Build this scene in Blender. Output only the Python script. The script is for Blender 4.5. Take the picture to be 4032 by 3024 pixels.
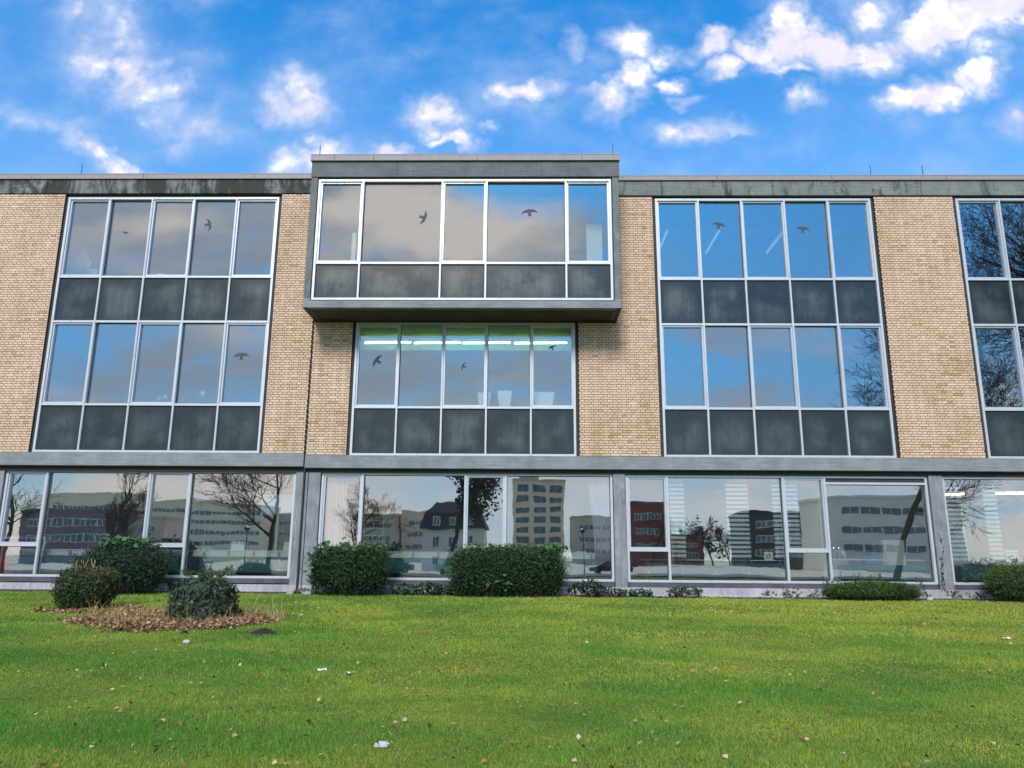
import bpy, math, random
import numpy as np
from mathutils import Vector, Matrix, Euler

for o in list(bpy.data.objects):
    bpy.data.objects.remove(o)
scene = bpy.context.scene
COL = scene.collection
R = math.radians
random.seed(7)
rng = np.random.default_rng(7)

# ------------------------------------------------------------------ camera
EYE = Vector((0.0, -20.7, 0.94))
cam_d = bpy.data.cameras.new("camera")
cam_d.sensor_width = 36.0
cam_d.lens = 3028.0 / 4032.0 * 36.0
cam_d.clip_end = 3000.0
cam = bpy.data.objects.new("camera", cam_d)
COL.objects.link(cam)
cam.matrix_world = (Matrix.Translation(EYE) @ Matrix.Rotation(R(1.004), 4, 'Z')
                    @ Matrix.Rotation(R(90 + 12.703), 4, 'X') @ Matrix.Rotation(R(0.418), 4, 'Z'))
scene.camera = cam

# ------------------------------------------------------------------ exposure
vs = scene.view_settings
vs.view_transform = 'Standard'
vs.look = 'None'
vs.exposure = 1.25
vs.gamma = 1.0
scene.render.engine = 'CYCLES'
scene.cycles.max_bounces = 8
scene.cycles.transparent_max_bounces = 16
scene.cycles.use_denoising = True

# ------------------------------------------------------------------ sun
SUN_EL, SUN_AZ = R(38), R(190)      # azimuth clockwise from +Y (the facade's back)
sdir = Vector((math.sin(SUN_AZ) * math.cos(SUN_EL), math.cos(SUN_AZ) * math.cos(SUN_EL), math.sin(SUN_EL)))
sun_d = bpy.data.lights.new("sun", 'SUN')
sun_d.energy = 1.5
sun_d.angle = R(18)
sun_d.color = (1.0, 0.94, 0.86)
sun = bpy.data.objects.new("sun", sun_d)
sun.rotation_euler = sdir.to_track_quat('Z', 'Y').to_euler()
COL.objects.link(sun)

# ------------------------------------------------------------------ node helper
class NT:
    def __init__(s, tree):
        s.t = tree
        s.n = tree.nodes
        s.l = tree.links
    def new(s, kind, **kw):
        n = s.n.new(kind)
        for k, v in kw.items():
            setattr(n, k, v)
        return n
    def put(s, sock, v):
        if isinstance(v, bpy.types.NodeSocket):
            s.l.new(v, sock)
        elif isinstance(v, (tuple, list)) and len(v) == 3 and sock.type == 'RGBA':
            sock.default_value = (*v, 1)
        else:
            sock.default_value = v
    def math(s, op, a, b=None, c=None, clamp=False):
        n = s.new('ShaderNodeMath', operation=op, use_clamp=clamp)
        s.put(n.inputs[0], a)
        if b is not None: s.put(n.inputs[1], b)
        if c is not None: s.put(n.inputs[2], c)
        return n.outputs[0]
    def vmath(s, op, a, b=None, scale=None):
        n = s.new('ShaderNodeVectorMath', operation=op)
        s.put(n.inputs[0], a)
        if b is not None: s.put(n.inputs[1], b)
        if scale is not None: s.put(n.inputs['Scale'], scale)
        return n.outputs['Value'] if op in ('LENGTH', 'DOT_PRODUCT') else n.outputs['Vector']
    def comb(s, x, y, z=0.0):
        n = s.new('ShaderNodeCombineXYZ')
        for i, v in enumerate((x, y, z)): s.put(n.inputs[i], v)
        return n.outputs[0]
    def sep(s, v):
        n = s.new('ShaderNodeSeparateXYZ')
        s.put(n.inputs[0], v)
        return n.outputs
    def noise(s, vec=None, scale=5.0, detail=2.0, rough=0.5, dist=0.0, color=False):
        n = s.new('ShaderNodeTexNoise')
        if vec is not None: s.put(n.inputs['Vector'], vec)
        n.inputs['Scale'].default_value = scale
        n.inputs['Detail'].default_value = detail
        n.inputs['Roughness'].default_value = rough
        n.inputs['Distortion'].default_value = dist
        return n.outputs['Color' if color else 'Fac']
    def range(s, v, a, b, c=0.0, d=1.0, smooth=False):
        n = s.new('ShaderNodeMapRange')
        n.interpolation_type = 'SMOOTHSTEP' if smooth else 'LINEAR'
        n.clamp = True
        s.put(n.inputs['Value'], v)
        for k, x in zip(('From Min', 'From Max', 'To Min', 'To Max'), (a, b, c, d)):
            s.put(n.inputs[k], x)
        return n.outputs['Result']
    def mix(s, f, a, b, blend='MIX'):
        n = s.new('ShaderNodeMix', data_type='RGBA', blend_type=blend)
        s.put(n.inputs[0], f)
        s.put(n.inputs[6], a)
        s.put(n.inputs[7], b)
        return n.outputs[2]
    def scale(s, vec, x, y, z, loc=(0, 0, 0)):
        n = s.new('ShaderNodeMapping')
        s.put(n.inputs['Vector'], vec)
        n.inputs['Scale'].default_value = (x, y, z)
        n.inputs['Location'].default_value = loc
        return n.outputs[0]

# ------------------------------------------------------------------ sky
world = bpy.data.worlds.new("World")
scene.world = world
world.use_nodes = True
w = NT(world.node_tree)
w.n.clear()
sky = w.new('ShaderNodeTexSky', sky_type='NISHITA')
sky.sun_disc = False
sky.sun_elevation = SUN_EL
sky.sun_rotation = SUN_AZ
sky.altitude = 300.0
sky.air_density = 1.0
sky.dust_density = 0.4
sky.ozone_density = 3.0
d = w.new('ShaderNodeTexCoord').outputs['Generated']
dx, dy, dz = w.sep(d)
ay = w.math('MAXIMUM', w.math('ABSOLUTE', dy), 0.06)
ga = w.math('DIVIDE', dx, ay)
gb = w.math('DIVIDE', dz, ay)
front = w.range(dy, -0.02, 0.06)
gv = w.comb(ga, gb, front)
warp = w.vmath('SCALE', w.vmath('SUBTRACT', w.noise(gv, 11, 3, 0.6, color=True), (0.5, 0.5, 0.5)), scale=0.085)
warp2 = w.vmath('SCALE', w.vmath('SUBTRACT', w.noise(gv, 38, 3, 0.6, color=True), (0.5, 0.5, 0.5)), scale=0.030)
gw = w.vmath('ADD', w.vmath('ADD', gv, warp), warp2)
FRONT_CLOUDS = [(-0.6346, 0.7722, 0.0632, 0.061, -50, 0.62), (-0.598, 0.7013, 0.0622, 0.0433, -30, 0.75), (-0.5505, 0.678, 0.0413, 0.0272, -20, 0.7), (-0.7285, 0.6216, 0.0547, 0.0191, -10, 0.5), (-0.6656, 0.6117, 0.0408, 0.0167, -10, 0.45), (-0.6184, 0.5619, 0.0673, 0.0148, -30, 0.85), (-0.4823, 0.6134, 0.0678, 0.0287, -10, 0.62), (-0.4921, 0.5764, 0.0337, 0.0208, 0, 0.45), (-0.336, 0.6506, 0.0476, 0.0383, -45, 0.72), (-0.3474, 0.6206, 0.0284, 0.0165, -15, 0.6), (-0.2959, 0.554, 0.0566, 0.0234, 10, 0.78), (-0.1284, 0.6237, 0.0322, 0.027, -15, 1.0), (-0.1072, 0.5792, 0.024, 0.0089, 0, 0.8), (-0.1966, 0.5662, 0.0279, 0.0103, -5, 0.85), (-0.061, 0.6071, 0.016, 0.0075, 0, 0.6), (0.0124, 0.6684, 0.0351, 0.0182, 5, 0.85), (-0.0316, 0.6777, 0.0244, 0.0152, 0, 0.62), (0.0671, 0.7373, 0.0178, 0.0172, 0, 0.55), (0.13, 0.6514, 0.0228, 0.0302, -40, 0.8), (0.1679, 0.6868, 0.0189, 0.0245, -20, 0.85), (0.1525, 0.7431, 0.0314, 0.0204, -15, 0.75), (0.2063, 0.7212, 0.0284, 0.0139, -10, 0.7), (0.278, 0.7325, 0.0285, 0.0155, 10, 0.9), (0.2861, 0.694, 0.0269, 0.0115, 10, 0.8), (0.3775, 0.7514, 0.0312, 0.0409, -15, 1.1), (0.3582, 0.7167, 0.0351, 0.0107, 0, 0.9), (0.4434, 0.7278, 0.0417, 0.028, -5, 1.1), (0.5032, 0.7199, 0.0269, 0.0263, 40, 1.0), (0.5227, 0.782, 0.034, 0.035, 30, 0.7), (0.6096, 0.7698, 0.0641, 0.0332, 25, 1.1), (0.6806, 0.7969, 0.0813, 0.032, 10, 1.1), (0.5758, 0.6477, 0.0495, 0.0211, 15, 1.0), (0.6545, 0.6963, 0.0432, 0.0246, 40, 1.0), (0.2414, 0.5968, 0.0495, 0.0177, 0, 0.75), (0.4069, 0.6482, 0.0239, 0.0128, 15, 0.75), (0.2111, 0.67, 0.0121, 0.009, 0, 0.8), (0.3866, 0.6898, 0.0241, 0.0076, 5, 0.7), (0.6961, 0.6103, 0.0294, 0.0223, 40, 0.5), (0.2303, 0.648, 0.0147, 0.0068, 0, 0.65), (0.1035, 0.6696, 0.0229, 0.0106, 10, 0.6)]
def blob(vec, a, b, sa, sb, rot, s, k=2.6):
    m = w.new('ShaderNodeMapping', vector_type='TEXTURE')
    w.put(m.inputs['Vector'], vec)
    m.inputs['Location'].default_value = (a, b, 0)
    m.inputs['Rotation'].default_value = (0, 0, R(rot))
    m.inputs['Scale'].default_value = (sa * k, sb * k, 1e6)
    return w.range(w.vmath('LENGTH', m.outputs[0]), 0.0, 1.0, s, 0.0, smooth=True)
mask = None
for bdef in FRONT_CLOUDS:
    b_ = blob(gw, *bdef)
    mask = b_ if mask is None else w.math('MAXIMUM', mask, b_)
fb = w.noise(gv, 15, 6, 0.55, 0.2)
fb2 = w.noise(gv, 42, 4, 0.5, 0.1)
body = w.math('ADD', mask, w.math('ADD', w.math('MULTIPLY', w.math('SUBTRACT', fb, 0.5), 1.25), w.math('MULTIPLY', w.math('SUBTRACT', fb2, 0.5), 0.55)))
veil_n = w.noise(w.scale(gv, 1.0, 1.5, 1.0), 4.5, 5, 0.55)
veil = w.math('MULTIPLY', w.range(veil_n, 0.42, 0.72, 0.0, 0.50, smooth=True), w.range(fb, 0.30, 0.68, 0.15, 1.0))
crisp = w.math('MULTIPLY', w.range(body, 0.16, 1.0, smooth=True), w.range(mask, 0.0, 0.40, smooth=True))
halo = w.math('MULTIPLY', w.range(mask, 0.0, 0.7, 0.0, 0.80, smooth=True), w.range(fb, 0.26, 0.62, 0.25, 1.0))
dens_f = w.math('MAXIMUM', w.math('MAXIMUM', crisp, halo), veil)
# sky outside the frame: flat layer of unseen cloud, thickened to add light
lay = w.comb(w.math('DIVIDE', dx, w.math('ADD', w.math('ABSOLUTE', dz), 0.16)), w.math('DIVIDE', dy, w.math('ADD', w.math('ABSOLUTE', dz), 0.16)), 0.0)
dens_o = w.range(w.noise(lay, 3.0, 8, 0.58, 0.4), 0.36, 0.58, smooth=True)
infr = w.math('MULTIPLY', front, w.math('MULTIPLY', w.range(w.math('ABSOLUTE', ga), 0.75, 1.05, 1, 0, True),
                                        w.range(gb, 0.82, 1.05, 1, 0, True)))
# the low bank of evening cloud over the town behind the camera
gs = w.vmath('ADD', w.scale(gv, 1.0, 2.6, 1.0), warp)
bank = w.noise(gs, 4.2, 7, 0.55, 0.5)
bias = w.range(gb, 0.10, 0.24, 0.20, 0.03)
for a, b, sa, sb, s in ((-0.55, 0.47, 0.34, 0.11, 0.30), (-0.10, 0.44, 0.27, 0.085, 0.36), (-0.10, 0.24, 0.22, 0.06, 0.16), (-0.48, 0.25, 0.16, 0.06, 0.17), (0.24, 0.30, 0.06, 0.03, 0.10),
                        (0.29, 0.20, 0.05, 0.03, 0.12)):
    bias = w.math('ADD', bias, blob(gw, a, b, sa, sb, 0, s, 1.5))
for a, b, sa, sb, s in ((0.42, 0.46, 0.34, 0.13, 0.30), (0.40, 0.24, 0.2, 0.07, 0.16), (0.10, 0.56, 0.14, 0.04, 0.3), (-0.66, 0.30, 0.06, 0.03, 0.06)):
    bias = w.math('SUBTRACT', bias, blob(gw, a, b, sa, sb, 0, s, 1.5))
dens_b = w.range(w.math('ADD', bank, bias), 0.40, 0.78, 0.0, 0.92, smooth=True)
behind = w.math('MULTIPLY', w.range(dy, -0.25, -0.02, 1, 0, True), w.range(gb, 0.6, 0.95, 1, 0, True))
dens = w.math('ADD', w.math('MULTIPLY', dens_o, w.math('SUBTRACT', 1.0, w.math('ADD', infr, behind, clamp=True))),
              w.math('ADD', w.math('MULTIPLY', dens_f, infr), w.math('MULTIPLY', dens_b, behind)), clamp=True)
# colours (radiance before the background strength of 0.1)
blue = w.mix(1.0, sky.outputs[0], (0.35, 0.91, 1.22), 'MULTIPLY')
hs = w.new('ShaderNodeHueSaturation')
hs.inputs['Saturation'].default_value = 1.12
hs.inputs['Value'].default_value = 1.0
w.put(hs.inputs['Color'], blue)
blue = w.mix(w.range(dz, 0.05, 0.60, 0.78, 0.05), hs.outputs[0], (2.1, 2.6, 3.05))
core = w.range(dens, 0.15, 0.9, smooth=True)
lil = w.range(w.noise(gv, 9.0, 6, 0.6), 0.42, 0.66, smooth=True)
c_front = w.mix(core, (2.3, 2.9, 4.1), w.mix(lil, (3.75, 3.65, 4.3), (6.2, 5.95, 5.8)))
warmn = w.math('ADD', w.noise(gs, 3.1, 3, 0.5), blob(gw, -0.13, 0.45, 0.2, 0.08, 0, 0.32, 1.5))
warmn = w.math('ADD', warmn, w.range(gb, 0.03, 0.16, 0.10, -0.05))
c_back = w.mix(w.range(warmn, 0.46, 0.72, smooth=True), w.mix(w.range(gb, 0.06, 0.22), (4.9, 4.9, 5.2), (2.5, 2.65, 3.05)), (6.0, 5.0, 4.3))
ccol = w.mix(behind, c_front, c_back)
bg = w.new('ShaderNodeBackground')
bg.inputs['Strength'].default_value = 0.1
w.put(bg.inputs['Color'], w.mix(dens, blue, ccol))
w.l.new(bg.outputs[0], w.new('ShaderNodeOutputWorld').inputs['Surface'])
world.cycles.sampling_method = 'MANUAL'
world.cycles.sample_map_resolution = 512

# ------------------------------------------------------------------ materials
MAT = {}
def material(name, build):
    m = bpy.data.materials.new(name)
    m.use_nodes = True
    t = NT(m.node_tree)
    t.n.clear()
    out = t.new('ShaderNodeOutputMaterial')
    t.l.new(build(t), out.inputs['Surface'])
    MAT[name] = m
    return m
def bsdf(t, color, rough=0.6, metal=0.0, spec=0.5, normal=None, coat=0.0, emit=None):
    p = t.new('ShaderNodeBsdfPrincipled')
    t.put(p.inputs['Base Color'], color)
    t.put(p.inputs['Roughness'], rough)
    t.put(p.inputs['Metallic'], metal)
    t.put(p.inputs['Specular IOR Level'], spec)
    if coat: p.inputs['Coat Weight'].default_value = coat
    if normal is not None: t.put(p.inputs['Normal'], normal)
    if emit:
        t.put(p.inputs['Emission Color'], emit[0])
        p.inputs['Emission Strength'].default_value = emit[1]
    return p.outputs[0]
def bump(t, h, strength=0.3, dist=0.01):
    n = t.new('ShaderNodeBump')
    n.inputs['Strength'].default_value = strength
    n.inputs['Distance'].default_value = dist
    t.put(n.inputs['Height'], h)
    return n.outputs[0]
def pos(t): return t.new('ShaderNodeNewGeometry').outputs['Position']
def attr(t, name):
    n = t.new('ShaderNodeAttribute')
    n.attribute_name = name
    return n.outputs['Fac']
def plain(name, color, rough=0.6, metal=0.0, spec=0.5, var=0.12, scale=3.0):
    def b(t):
        n = t.noise(pos(t), scale, 4, 0.6)
        k = t.range(n, 0.3, 0.7, 1 - var, 1 + var)
        c = t.vmath('SCALE', color, scale=k)
        return bsdf(t, c, t.range(n, 0.3, 0.7, max(rough - 0.06, 0.02), min(rough + 0.06, 1)), metal, spec)
    return material(name, b)

def m_brick(t):
    p = pos(t)
    v = attr(t, 'bv')
    r = t.new('ShaderNodeValToRGB')
    t.put(r.inputs[0], v)
    cr = r.color_ramp
    cr.elements[0].color = (0.44, 0.275, 0.165, 1)
    cr.elements[1].color = (0.78, 0.635, 0.50, 1)
    for q, c in ((0.18, (0.54, 0.385, 0.255, 1)), (0.5, (0.645, 0.475, 0.335, 1)), (0.8, (0.71, 0.55, 0.415, 1))):
        cr.elements.new(q).color = c
    z = t.sep(p)[2]
    grime = t.noise(t.scale(p, 1, 1, 0.55), 1.1, 5, 0.6)
    k = t.range(grime, 0.46, 0.74, 0.0, 0.65)
    run = t.noise(t.scale(p, 3.0, 3.0, 0.25), 1.3, 5, 0.6)
    k = t.math('MAXIMUM', k, t.range(run, 0.58, 0.76, 0.0, 0.38))
    col = t.mix(k, r.outputs[0], (0.40, 0.275, 0.155))
    col = t.mix(t.range(t.noise(p, 0.45, 3, 0.5), 0.45, 0.65, 0.0, 0.5), col, (0.70, 0.51, 0.39))
    fine = t.noise(p, 90, 4, 0.65)
    col = t.mix(t.range(fine, 0.5, 0.75, 0.0, 0.35), col, (0.28, 0.19, 0.10))
    return bsdf(t, col, 0.82, 0, 0.3, bump(t, fine, 0.5, 0.004))
material('brick', m_brick)
plain('mortar', (0.085, 0.058, 0.038), 0.95, var=0.3, scale=20)

def concrete(name, base, stain=0.0, board='x', dark=(0.03, 0.033, 0.03), streak=0.0):
    def b(t):
        p = pos(t)
        if board == 'x': q = t.scale(p, 0.5, 0.5, 9.0)
        else: q = t.scale(p, 2.6, 2.6, 0.7)
        grain = t.noise(q, 3.5, 6, 0.65, 0.4)
        blot = t.noise(p, 1.9, 6, 0.62)
        x, y, z = t.sep(p)
        if board == 'z': seam = 0.0
        if board == 'x': saw = t.math('FRACT', t.math('DIVIDE', z, 0.115))
        else: saw = t.math('FRACT', t.math('DIVIDE', x, 0.115))
        seam = t.range(t.math('ABSOLUTE', t.math('SUBTRACT', saw, 0.5)), 0.46, 0.5, 0.0, 1.0 if board == 'x' else 0.25)
        k = t.math('MULTIPLY', t.range(grain, 0.25, 0.75, 0.72, 1.22), t.range(blot, 0.3, 0.7, 0.78, 1.18))
        k = t.math('MULTIPLY', k, t.math('SUBTRACT', 1.0, t.math('MULTIPLY', seam, 0.22)))
        col = t.vmath('SCALE', base, scale=k)
        pits = t.range(t.noise(p, 26, 3, 0.5), 0.70, 0.78, 0.0, 0.6)
        col = t.mix(pits, col, tuple(c * 0.3 for c in base))
        if stain:
            s1 = t.noise(t.scale(p, 1.0, 1.0, 0.5), 1.25, 8, 0.68, 0.6)
            s2 = t.noise(t.scale(p, 6.0, 6.0, 0.9), 1.6, 5, 0.6)
            s = t.range(t.math('ADD', t.math('MULTIPLY', s1, 0.75), t.math('MULTIPLY', s2, 0.25)), 0.60 - stain * 0.20, 0.70 - stain * 0.16, 0, 0.92, True)
            col = t.mix(s, col, dark)
        if streak:
            s2 = t.noise(t.scale(p, 5.0, 5.0, 0.35), 1.4, 6, 0.65)
            col = t.mix(t.range(s2, 0.52, 0.72, 0, streak, True), col, tuple(c * 0.35 for c in base))
        h = t.math('SUBTRACT', grain, t.math('MULTIPLY', seam, 0.6))
        return bsdf(t, col, 0.85, 0, 0.35, bump(t, h, 0.45, 0.008))
    return material(name, b)
concrete('concrete_band', (0.235, 0.255, 0.275))
concrete('concrete_fascia_stained', (0.20, 0.215, 0.215), stain=1.0, dark=(0.022, 0.026, 0.022))
concrete('concrete_fascia', (0.19, 0.205, 0.205), stain=0.45, dark=(0.04, 0.045, 0.04))
concrete('concrete_bay', (0.135, 0.152, 0.158), streak=0.35)
concrete('concrete_pier', (0.165, 0.188, 0.19), board='z', streak=0.5)
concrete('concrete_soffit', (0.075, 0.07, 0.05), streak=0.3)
concrete('concrete_column', (0.24, 0.26, 0.285), board='z', streak=0.45)
concrete('concrete_plinth', (0.40, 0.41, 0.43), board='z', streak=0.4)

def m_alu(t):
    p = pos(t)
    n = t.noise(t.scale(p, 3, 3, 3), 4, 5, 0.6)
    col = t.mix(t.range(n, 0.45, 0.75, 0, 0.35), (0.54, 0.575, 0.62), (0.36, 0.39, 0.43))
    drip = t.noise(t.scale(p, 9, 9, 1.2), 2.0, 5, 0.6)
    col = t.mix(t.range(drip, 0.58, 0.75, 0, 0.5), col, (0.22, 0.22, 0.21))
    return bsdf(t, col, 0.4, 0.2, 0.5)
material('aluminium', m_alu)
def m_sash(t):
    n = t.noise(pos(t), 6, 4, 0.6)
    return bsdf(t, t.mix(t.range(n, 0.4, 0.75, 0, 0.4), (0.52, 0.57, 0.64), (0.40, 0.44, 0.49)), 0.35, 0.35, 0.5)
material('sash_aluminium', m_sash)
def m_coping(t):
    p = pos(t)
    n = t.noise(t.scale(p, 6, 6, 0.5), 1.6, 5, 0.6)
    col = t.mix(t.range(n, 0.4, 0.75, 0, 0.5), (0.285, 0.27, 0.285), (0.21, 0.20, 0.205))
    return bsdf(t, col, 0.6, 0.0, 0.4)
material('coping_metal', m_coping)
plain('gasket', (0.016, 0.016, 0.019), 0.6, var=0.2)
plain('reveal', (0.03, 0.03, 0.034), 0.75, var=0.2)
plain('sill_metal', (0.075, 0.075, 0.095), 0.5, var=0.25)
def m_spandrel(t):
    p = pos(t)
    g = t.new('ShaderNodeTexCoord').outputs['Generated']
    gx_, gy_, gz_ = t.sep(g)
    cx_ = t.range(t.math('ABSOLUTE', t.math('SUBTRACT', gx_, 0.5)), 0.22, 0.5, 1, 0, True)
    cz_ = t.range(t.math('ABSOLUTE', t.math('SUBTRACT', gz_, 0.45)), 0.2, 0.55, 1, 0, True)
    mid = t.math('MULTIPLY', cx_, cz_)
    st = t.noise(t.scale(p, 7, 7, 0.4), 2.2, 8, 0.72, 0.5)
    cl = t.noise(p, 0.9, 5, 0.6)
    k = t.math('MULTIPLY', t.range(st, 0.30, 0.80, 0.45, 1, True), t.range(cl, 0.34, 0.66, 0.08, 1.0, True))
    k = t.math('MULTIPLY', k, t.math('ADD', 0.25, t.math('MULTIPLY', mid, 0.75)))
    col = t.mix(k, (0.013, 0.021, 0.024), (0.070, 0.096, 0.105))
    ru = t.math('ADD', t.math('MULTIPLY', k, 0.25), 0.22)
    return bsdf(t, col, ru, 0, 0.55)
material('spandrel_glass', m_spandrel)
def m_glass(t, refl=0.225):
    p = pos(t)
    n1 = t.noise(p, 0.55, 2, 0.45)
    n2 = t.noise(p, 2.6, 2, 0.5)
    h = t.math('ADD', t.math('MULTIPLY', n1, 0.0030), t.math('MULTIPLY', n2, 0.00022))
    nn = bump(t, h, 1.0, 1.0)
    g = t.new('ShaderNodeBsdfGlossy')
    g.inputs['Color'].default_value = (0.93, 0.97, 1.0, 1)
    g.inputs['Roughness'].default_value = 0.0
    t.put(g.inputs['Normal'], nn)
    tr = t.new('ShaderNodeBsdfTransparent')
    tr.inputs['Color'].default_value = (0.93, 0.97, 0.965, 1)
    fr = t.new('ShaderNodeFresnel')
    fr.inputs['IOR'].default_value = 1.5
    f = t.math('ADD', t.math('MULTIPLY', fr.outputs[0], 0.7), refl, clamp=True)
    m = t.new('ShaderNodeMixShader')
    t.put(m.inputs[0], f)
    t.l.new(tr.outputs[0], m.inputs[1])
    t.l.new(g.outputs[0], m.inputs[2])
    return m.outputs[0]
material('window_glass', m_glass)
material('ground_floor_glass', lambda t: m_glass(t, 0.25))
plain('decal', (0.05, 0.055, 0.065), 0.7, var=0.1)
plain('room_wall', (0.55, 0.56, 0.55), 0.9, var=0.05)
plain('room_ceiling', (0.55, 0.55, 0.54), 0.9, var=0.05)
plain('room_floor', (0.20, 0.20, 0.205), 0.8, var=0.1)
plain('white_board', (0.76, 0.86, 0.85), 0.45, var=0.05)
plain('tan_wood', (0.46, 0.36, 0.20), 0.6)
plain('teal_metal', (0.05, 0.17, 0.19), 0.35, var=0.15)
plain('bolt', (0.8, 0.82, 0.82), 0.3, 0.3)
plain('white_paint', (0.72, 0.74, 0.75), 0.5, var=0.04)
plain('paper', (0.80, 0.82, 0.84), 0.8, var=0.04)
plain('blue_plastic', (0.05, 0.30, 0.62), 0.4)
plain('pale_blue_board', (0.33, 0.50, 0.72), 0.5, var=0.06)
plain('red_paint', (0.42, 0.06, 0.05), 0.5)
plain('grey_furniture', (0.46, 0.52, 0.52), 0.6)
plain('black_plastic', (0.015, 0.015, 0.017), 0.4)
plain('steel', (0.62, 0.63, 0.64), 0.22, 1.0, var=0.05)
plain('blind_slat', (0.74, 0.84, 0.88), 0.5, var=0.06)
plain('beam_wood', (0.16, 0.075, 0.03), 0.5, var=0.3)
plain('green_paint', (0.06, 0.38, 0.13), 0.5)
def m_curtain(t):
    n = t.noise(pos(t), 8, 3, 0.5)
    return bsdf(t, t.mix(n, (0.42, 0.39, 0.52), (0.54, 0.51, 0.62)), 0.9, 0, 0.2)
material('curtain', m_curtain)
def lamp_mat(name, col, s):
    material(name, lambda t: bsdf(t, (0.8, 0.8, 0.8), 0.5, emit=(col, s)))
lamp_mat('tube_green', (0.46, 1.0, 0.30), 6.0)
lamp_mat('tube_warm', (1.0, 0.74, 0.34), 9.0)
lamp_mat('tube_cool', (0.9, 0.95, 1.0), 0.16)

def m_ground(t):
    p = pos(t)
    x, y, z = t.sep(p)
    n = t.noise(p, 0.45, 4, 0.55, 0.4)
    n2 = t.noise(p, 30, 4, 0.7)
    lawn = t.mix(t.range(n, 0.35, 0.65), (0.060, 0.13, 0.012), (0.17, 0.20, 0.02))
    lawn = t.mix(t.range(n2, 0.35, 0.7), lawn, (0.030, 0.042, 0.012))
    soil = t.mix(t.noise(p, 18, 5, 0.7), (0.035, 0.028, 0.02), (0.09, 0.075, 0.055))
    edge = t.math('ADD', y, t.math('MULTIPLY', t.noise(p, 2.2, 3, 0.6), 0.5))
    c = t.mix(t.range(edge, -0.62, -0.42), lawn, soil)
    town = t.mix(t.noise(p, 0.12, 3, 0.5), (0.46, 0.42, 0.34), (0.54, 0.50, 0.42))  # town ground made pale as an added reflector for the mirrored walls
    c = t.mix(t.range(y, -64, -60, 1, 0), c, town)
    return bsdf(t, c, 0.95, 0, 0.15, bump(t, n2, 0.6, 0.02))
material('lawn_ground', m_ground)
def m_blade(t):
    p = pos(t)
    v = attr(t, 'gv')
    x, y, z = t.sep(p)
    n = t.noise(t.scale(p, 0.8, 1.3, 1.0), 0.42, 4, 0.6, 0.5)
    # mossier and yellower towards the right-hand end and beside the wall
    k = t.math('ADD', t.range(n, 0.35, 0.66), t.range(x, -9, 11, -0.28, 0.32))
    k = t.math('ADD', k, t.range(y, -13, -2, -0.12, 0.25))
    k = t.math('ADD', k, t.range(v, 0, 1, -0.28, 0.28), clamp=True)
    col = t.mix(k, (0.096, 0.280, 0.042), (0.375, 0.440, 0.080))
    v2 = t.math('FRACT', t.math('MULTIPLY', v, 37.3))
    col = t.vmath('SCALE', col, scale=t.range(v2, 0.0, 1.0, 0.6, 1.5))
    col = t.mix(t.range(v, 0.945, 0.965), col, (0.50, 0.46, 0.22))
    dk = t.noise(p, 3.2, 3, 0.6)
    col = t.mix(t.range(dk, 0.55, 0.75, 0, 0.35), col, (0.08, 0.20, 0.03))
    a = t.new('ShaderNodeBsdfDiffuse')
    t.put(a.inputs[0], col)
    b = t.new('ShaderNodeBsdfTranslucent')
    t.put(b.inputs[0], col)
    m = t.new('ShaderNodeMixShader')
    m.inputs[0].default_value = 0.28
    t.l.new(a.outputs[0], m.inputs[1])
    t.l.new(b.outputs[0], m.inputs[2])
    return m.outputs[0]
material('grass_blade', m_blade)
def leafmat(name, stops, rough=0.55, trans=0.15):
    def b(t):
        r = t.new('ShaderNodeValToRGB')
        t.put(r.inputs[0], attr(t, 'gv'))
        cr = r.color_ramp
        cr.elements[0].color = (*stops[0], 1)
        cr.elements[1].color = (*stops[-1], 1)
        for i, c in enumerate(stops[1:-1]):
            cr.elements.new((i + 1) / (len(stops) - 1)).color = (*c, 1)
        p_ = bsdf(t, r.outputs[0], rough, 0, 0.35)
        tl = t.new('ShaderNodeBsdfTranslucent')
        t.put(tl.inputs[0], r.outputs[0])
        m = t.new('ShaderNodeMixShader')
        m.inputs[0].default_value = trans
        t.l.new(p_, m.inputs[1])
        t.l.new(tl.outputs[0], m.inputs[2])
        return m.outputs[0]
    return material(name, b)
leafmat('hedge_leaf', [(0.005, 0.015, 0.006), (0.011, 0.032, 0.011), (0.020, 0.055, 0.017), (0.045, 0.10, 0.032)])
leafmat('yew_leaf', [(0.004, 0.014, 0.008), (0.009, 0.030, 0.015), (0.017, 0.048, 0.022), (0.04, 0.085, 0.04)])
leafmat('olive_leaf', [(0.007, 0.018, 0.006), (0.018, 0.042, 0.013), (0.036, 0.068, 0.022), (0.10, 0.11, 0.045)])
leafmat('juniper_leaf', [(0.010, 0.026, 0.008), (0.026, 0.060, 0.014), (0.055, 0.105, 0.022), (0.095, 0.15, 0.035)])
leafmat('vine_leaf', [(0.02, 0.075, 0.022), (0.04, 0.13, 0.035), (0.07, 0.17, 0.05)])
leafmat('ivy_leaf', [(0.010, 0.028, 0.018), (0.022, 0.05, 0.028), (0.035, 0.075, 0.035), (0.09, 0.10, 0.05)])
leafmat('dead_leaf', [(0.07, 0.035, 0.02), (0.22, 0.105, 0.05), (0.36, 0.21, 0.105), (0.58, 0.46, 0.30)], 0.8)
leafmat('straw', [(0.22, 0.15, 0.07), (0.38, 0.28, 0.13), (0.50, 0.40, 0.20)], 0.8)
leafmat('far_leaf', [(0.010, 0.016, 0.008), (0.022, 0.030, 0.014), (0.05, 0.055, 0.03)])
leafmat('autumn_leaf', [(0.03, 0.022, 0.014), (0.07, 0.045, 0.025), (0.11, 0.07, 0.035)])
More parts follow.
